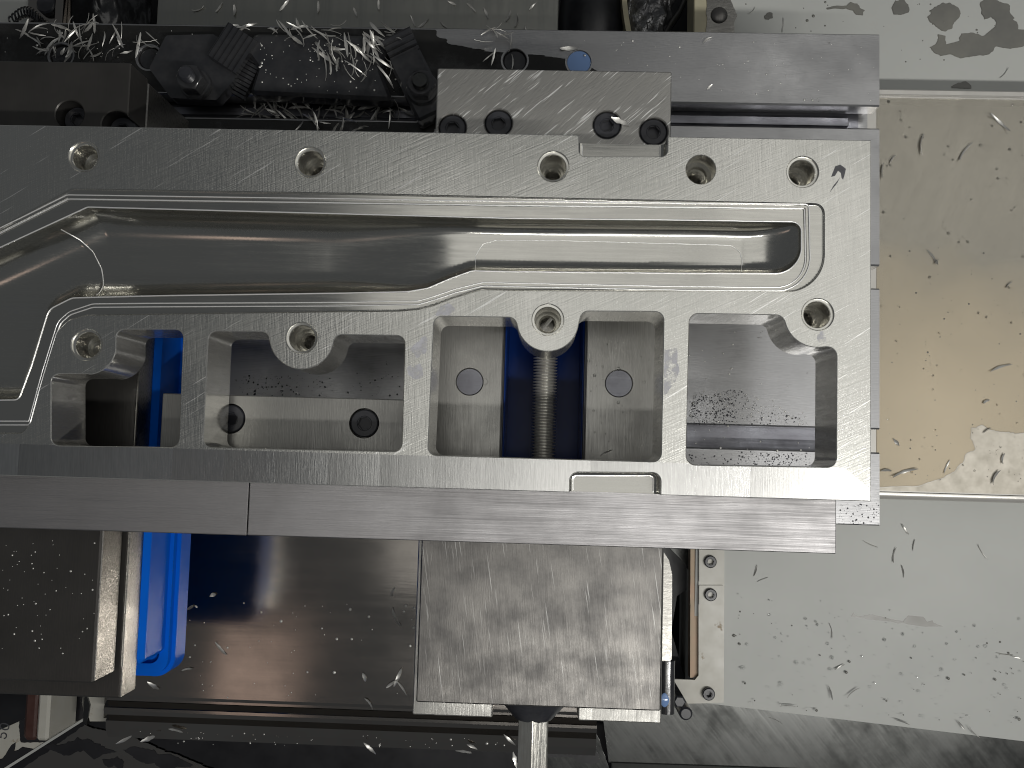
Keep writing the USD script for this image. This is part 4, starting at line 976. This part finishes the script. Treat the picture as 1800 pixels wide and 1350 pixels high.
heap(24, [(40, 55), (110, 40), (150, 70), (120, 105), (60, 90)], 0, 10, 0, (9, 20), 'back left heap', 'chips in the back left heap')
heap(30, [(95, 30), (215, 48), (225, 100), (120, 105)], 0, 12, 0, (10, 24), 'heap behind left jaw', 'chips behind the left jaw', yawc=1.2, yaws=0.9)
heap(5, [(225, 42), (292, 42), (285, 95), (240, 80)], 0, 10, 0, (16, 26), 'jaw corner cluster', 'chips by the jaw corner')
heap(32, [(490, 45), (700, 45), (690, 95), (500, 75)], 16, 10, 0, (10, 22), 'heap behind the block', 'chips along the back of the dark block', yawc=-0.5, yaws=0.9)
heap(34, [(545, 75), (680, 70), (700, 160), (640, 130), (560, 140)], 16, 8, 0, (12, 26), 'dark block', 'chips on the dark block', yawc=-1.1, yaws=0.7)
heap(70, [(425, 178), (560, 176), (720, 184), (725, 205), (640, 212), (425, 206)], -20, 14, 0, (9, 22), 'packed T-slot', 'chips in the T-slot', bright=0.35)
heap(11, [(520, 205), (710, 208), (690, 232), (530, 228)], 0, 6, 0, (10, 20), 'strip beside the plate', 'chips beside the plate edge', bright=0.9)
heap(7, [(800, 60), (905, 60), (910, 112), (825, 118)], 0, 6, 0, (10, 20), 'cluster behind right jaw', 'chips behind the right jaw')
heap(4, [(835, 50), (900, 55), (895, 64), (840, 62)], 0, 5, 0, (10, 18), 'back table edge', 'chips at the back table edge', yawc=0, yaws=0.4)
heap(8, [(400, 46), (500, 42), (500, 58), (410, 62)], 8, 6, 0, (8, 16), 'edge behind left clamp', 'chips near the left clamp', yawc=0.1, yaws=0.4)
LANDMARKS = (('the wet streak', 1570, 1088), ('the upper screw', 1248, 987), ('the middle screw', 1248, 1045), ('the lowest screw', 1245, 1219), ('the blue corner', 325, 1185), ('the moving jaw edge', 732, 1110), ('the hex shaft', 937, 1300),
             ('the bar end', 1470, 930), ('the long wet patch', 1690, 85), ('the rivet bracket', 1262, 27), ('the dark opening', 985, 25), ('the heaped block', 565, 60), ('the left clamp', 350, 70), ('the cover lip', 1640, 885), ('the trough edge', 1560, 1280), ('the table corner', 1546, 925), ('the right border', 1800, 1040), ('the top jaw', 860, 120), ('the white panel', 120, 1290))


def where(u, v):
    n, a, b = min(LANDMARKS, key=lambda l: math.hypot(l[1] - u, l[2] - v))
    d = math.hypot(a - u, b - v)
    far = 'close' if d < 45 else 'near' if d < 90 else 'further' if d < 150 else 'far'
    du, dv = u - a, v - b
    side = ('right of' if du > 0 else 'left of') if abs(du) > 2 * abs(dv) else ('below' if dv > 0 else 'above') if abs(dv) > 2 * abs(du) else ('below and ' if dv > 0 else 'above and ') + ('right of' if du > 0 else 'left of')
    return f'{far} {side} {n}'


put_chip(1000, 86, 0, 15, 3.4, 0.9, 0.2, 0.05, 0.2, 0, 'chip', 'broad pale curved chip touching the blue coolant pool', None)
put_chip(1242, 70, 0, 9, 2.4, 0.9, 0.2, 0.6, 1.3, 0, 'chip', 'curved chip near the back edge of the table, below the rivet bracket', None)
put_chip(1247, 153, 0, 6, 1.6, 0.3, 0.2, 0.8, 0.3, 0, 'chip', 'tiny bright chip on the table just behind the T-slot', None)
put_chip(1090, 214, ZJ, 13, 3.4, 0.4, 0.2, -0.4, 0.2, 0, 'chip', 'chip lying across the right cap screw of the fixed jaw', None)
put_chip(964, 566, ZP - 22, 13, 2.0, 0.5, 0.5, 0.9, 0.4, 0, 'chip', 'bright chip fallen into the tapped hole above the third pocket', None)
for (u, v, L_, yw, lab) in ((1757, 215, 24, -0.75, 'long curved bright chip at the top right of the beige way cover'), (1617, 255, 19, 1.5, 'dull upright chip near the table edge on the beige way cover'), (1694, 266, 20, 0.95, 'folded bright chip in the upper middle of the beige way cover'),
                            (1549, 300, 14, 1.5, 'chip standing against the right end of the table'), (1567, 280, 9, 1.0, 'short chip close to the table end on the beige way cover'), (1637, 448, 12, -0.9, 'dull chip left of the middle of the beige way cover'), (1645, 460, 6, -1.0, 'tiny chip just below another in the middle of the beige way cover'),
                            (1757, 645, 20, 0.35, 'curved dark chip at the right of the beige way cover'), (1734, 756, 8, 0.6, 'short chip beside the dried residue at the upper right'), (1575, 777, 8, -0.9, 'small dark chip in the tan puddle'), (1588, 829, 24, 0.35, 'large curled chip at the front of the tan puddle'),
                            (1556, 826, 10, 0.05, 'dark chip where the tan puddle meets the table'), (1663, 820, 13, 1.15, 'thin chip with a droplet in the lower part of the tan puddle'), (1761, 806, 10, 1.4, 'short cylindrical chip on the dried residue'), (1747, 838, 15, 1.1, 'dark double chip on the dried residue'),
                            (1732, 705, 7, 0.5, 'small cluster of dark chips above the dried residue'), (1772, 500, 8, 0.8, 'small chip at the right edge of the beige way cover'), (1645, 10 + 450, 5, 0.8, 'specklike chip on the beige way cover')):
    put_chip(u, v, ZC + 0.4, L_, rng.uniform(1.6, 3.2), rng.uniform(0.4, 1.4), rng.uniform(-0.6, 0.6), yw, rng.uniform(0.2, 1.2), 0, 'chip' if rng.random() < 0.6 else 'chip_dull', lab, None)
for u, v in ((386, 14), (413, 20), (560, 14), (625, 22), (665, 8), (726, 38), (745, 42), (780, 45), (795, 6), (830, 14), (855, 24), (895, 30), (910, 38), (935, 12), (925, 58), (350, 18), (500, 10)):
    put_chip(u, v, ZC, rng.uniform(8, 16), rng.uniform(1.4, 2.6), rng.uniform(0.4, 1.6), rng.uniform(-1, 1), rng.uniform(-2, 2), rng.uniform(-1, 1), 0, 'chip_dull', f'dull grey chip on the back way cover, {where(u, v)}', 'chips on the back way cover')
for u, v, yw in ((1328, 1003, 1.3), (1340, 1018, 0.4), (1529, 957, -0.4), (1570, 975, 1.4), (1587, 1004, -1.4), (1590, 1064, 1.4), (1461, 1108, -1.4), (1475, 1172, 0.5), (1460, 1217, -1.3), (1498, 1216, 0.7), (1725, 970, -1.0), (1710, 1072, 1.1), (1765, 1150, -0.1), (1785, 1155, -0.3), (1690, 1275, -0.9),
                 (1585, 1268, -0.3), (1243, 1100, -1.2), (1605, 958, 1.4), (1740, 1110, 0), (1322, 20, 0.8), (1376, 45, 1.5), (1765, 130, 0.9), (1362, 1264, -0.4), (1385, 1240, 0), (1785, 1065, 1.0), (1710, 1287, -0.8), (1590, 930, -1)):
    put_chip(u, v, ZG - (2.5 if v > 1030 else 0), rng.uniform(9, 17), rng.uniform(0.9, 1.8), rng.uniform(0.3, 1.3), rng.uniform(-1, 1), yw, rng.uniform(-1, 1), 0, 'chip_dull' if rng.random() < 0.4 else 'chip', f'thin wet chip on the grey panel, {where(u, v)}', 'chips on the grey panel')
for u, v, yw, L_ in ((388, 1140, -0.8, 15), (695, 1085, -1.1, 18), (700, 1190, 1.2, 17), (690, 1200, 0.6, 13), (707, 1208, -0.9, 15), (650, 1235, -0.9, 12), (641, 1190, -1.2, 8), (375, 1045, 0.4, 6), (330, 1175, 0.2, 10), (262, 1298, 0.4, 14), (220, 1300, 0.5, 16), (310, 1283, -0.2, 13), (650, 1315, -0.7, 15), (815, 1320, -0.1, 14), (830, 1312, -0.4, 10), (895, 1300, -0.7, 14), (905, 1335, -1.3, 14), (335, 1068, 0.6, 7), (270, 1205, -0.5, 12), (690, 1040, 1.3, 8)):
    put_chip(u, v, ZC if v < 1240 else ZC - 8, L_, rng.uniform(1.8, 3.4), rng.uniform(0.3, 1.3), rng.uniform(-0.8, 0.8), yw, rng.uniform(-0.8, 0.8), 0, 'chip', f'silver chip on the dark front cover, {where(u, v)}', 'chips on the front way cover')
for u, v, yw, lab in ((1108, 755, 1.2, 'thin curved chip on the blue channel of the right vise'), (1065, 905 - 110, 0.5, 'thin pale chip on the right bed rail near the pocket edge')):
    put_chip(u, v, ZBED if u < 1080 else 14, 10, 1.2, 0.8, 0.2, yw, 0.5, 0, 'chip', lab, None)

# ================================================================ droplets and fine debris (beyond counting)
def dome(x, y, z, r, h):
    n = 8; v = [(x, y, z + h)]; f = []
    for i, (a, b) in enumerate(((0.5, 0.86), (0.87, 0.5), (1.0, 0.0))):
        for k in range(n):
            q = 2 * math.pi * k / n; v.append((x + r * a * math.cos(q), y + r * a * math.sin(q), z + h * b))
    for k in range(n): f.append([0, 1 + k, 1 + (k + 1) % n])
    for i in range(2):
        for k in range(n):
            a, b = 1 + i * n + k, 1 + i * n + (k + 1) % n; c_, d = b + n, a + n
            f += [[a, d, c_], [a, c_, b]]
    return np.array(v), np.array(f)


def drops(name, n, area, z, rr, material, seed, avoid=None):
    r = random.Random(seed); g = sg.Polygon(area); x0, y0_, x1, y1_ = g.bounds; V, Fc, o, k = [], [], 0, 0
    while k < n:
        u, v = r.uniform(x0, x1), r.uniform(y0_, y1_)
        if not g.contains(sg.Point(u, v)): continue
        if avoid is not None and meshkit.noise(np.array([u / 90.0, v / 90.0, seed])) < avoid: 
            if r.random() < 0.7: continue
        k += 1
        c = P(u, v, z); rad = rr[0] + (rr[1] - rr[0]) * r.random() ** 3
        vv, f_ = dome(c[0], c[1], z - 0.02, rad, rad * r.uniform(0.4, 0.7))
        V.append(vv); Fc.append(f_ + o); o += len(vv)
    solo(name, (np.vstack(V), np.vstack(Fc)), material, None, None, kind='stuff', smooth=True)


def tagged_drops(label, *a, **k):
    drops(*a, **k)
    p = a[0]; pp = '/World/' + p
    n = counts[pp]; pr = stage.GetPrimAtPath(pp if n == 0 else f'{pp}_{n:03d}')
    tag(pr, label, 'droplets')


tagged_drops('clear coolant droplets dotting the grey painted panel', 'coolant_droplets', 260, [(1285, 985), (1475, 985), (1475, 925), (1800, 900), (1800, 1290), (1285, 1235)], ZG - 1.2, (0.4, 1.6), 'drop', 1, avoid=0.4)
tagged_drops('dark specks of grit on the grey painted panel', 'grit_specks', 110, [(1285, 985), (1475, 985), (1475, 925), (1800, 900), (1800, 1290), (1285, 1235)], ZG - 1.6, (0.4, 1.5), 'wet', 2, avoid=0.45)
tagged_drops('grit specks on the upper grey panel', 'grit_specks', 40, [(1300, 0), (1800, 0), (1800, 120), (1560, 110), (1300, 55)], ZG, (0.4, 1.6), 'wet', 3)
tagged_drops('clear droplets on the beige way cover', 'coolant_droplets', 190, [(1548, 175), (1800, 180), (1800, 860), (1548, 840)], ZC + 0.2, (0.4, 1.4), 'drop', 4)
tagged_drops('dark specks on the beige way cover', 'grit_specks', 80, [(1560, 420), (1800, 420), (1800, 860), (1560, 840)], ZC + 0.3, (0.3, 0.9), 'wet', 5)
tagged_drops('bright droplets on the dark folded way cover', 'coolant_droplets', 55, [(335, 1060), (735, 1060), (725, 1235), (320, 1230)], ZC, (0.4, 1.5), 'chip', 6, avoid=0.4)
tagged_drops('bright droplets along the lower step of the folded way cover', 'coolant_droplets', 45, [(190, 1285), (905, 1295), (900, 1315), (330, 1310)], ZC - 10.5, (0.4, 1.4), 'chip', 16)
tagged_drops('droplets on the left vise moving jaw', 'coolant_droplets', 60, [(0, 945), (170, 945), (165, 1150), (0, 1150)], ZJ, (0.3, 0.8), 'chip', 7)
tagged_drops('bright flecks on the table behind the plate', 'metal_flecks', 90, [(0, 50), (765, 58), (765, 170), (300, 170), (240, 106), (0, 104)], 0.0, (0.4, 1.1), 'chip', 8)
tagged_drops('bright flecks on the dark block', 'metal_flecks', 80, [(455, 70), (680, 70), (660, 165), (455, 158)], 16.0, (0.4, 1.2), 'chip', 9)
tagged_drops('bright flecks on the table right of the jaw', 'metal_flecks', 60, [(1000, 60), (1540, 75), (1540, 180), (1190, 175), (1185, 120), (1020, 115)], 0.0, (0.3, 1.0), 'chip', 10)
tagged_drops('clear droplets on the right bed rail of the right vise', 'coolant_droplets', 34, [(1035, 590), (1150, 590), (1140, 800), (1035, 800)], ZBED, (0.4, 1.3), 'drop', 11)
tagged_drops('fine droplets on the upper table right of the jaw', 'coolant_droplets', 40, [(1210, 560), (1425, 620), (1425, 800), (1210, 800)], 0.0, (0.4, 1.2), 'chip', 12)

tagged_drops('dark gritty residue on the table in the fourth pocket', 'grit_residue', 800, [(1212, 700), (1260, 690), (1300, 682), (1330, 710), (1400, 730), (1425, 748), (1212, 748)], 0.0, (0.15, 0.75), 'ink', 21, avoid=0.45)
tagged_drops('dark gritty residue in front of the T-slot in the fourth pocket', 'grit_residue', 380, [(1212, 792), (1425, 796), (1425, 820), (1212, 818)], 0.0, (0.15, 0.75), 'ink', 22, avoid=0.4)
tagged_drops('bright metal flecks among the residue in the fourth pocket', 'metal_flecks', 130, [(1230, 690), (1330, 690), (1420, 735), (1420, 748), (1230, 740)], 0.0, (0.3, 0.8), 'chip', 23)
tagged_drops('black specks of grit on the table in the second pocket', 'grit_residue', 220, [(420, 660), (700, 650), (708, 700), (420, 695)], 0.0, (0.15, 0.8), 'void', 24, avoid=0.4)
tagged_drops('dark gritty residue on the front right corner of the table', 'grit_residue', 110, [(1473, 885), (1545, 885), (1545, 922), (1473, 920)], 0.0, (0.2, 0.8), 'ink', 25, avoid=0.4)
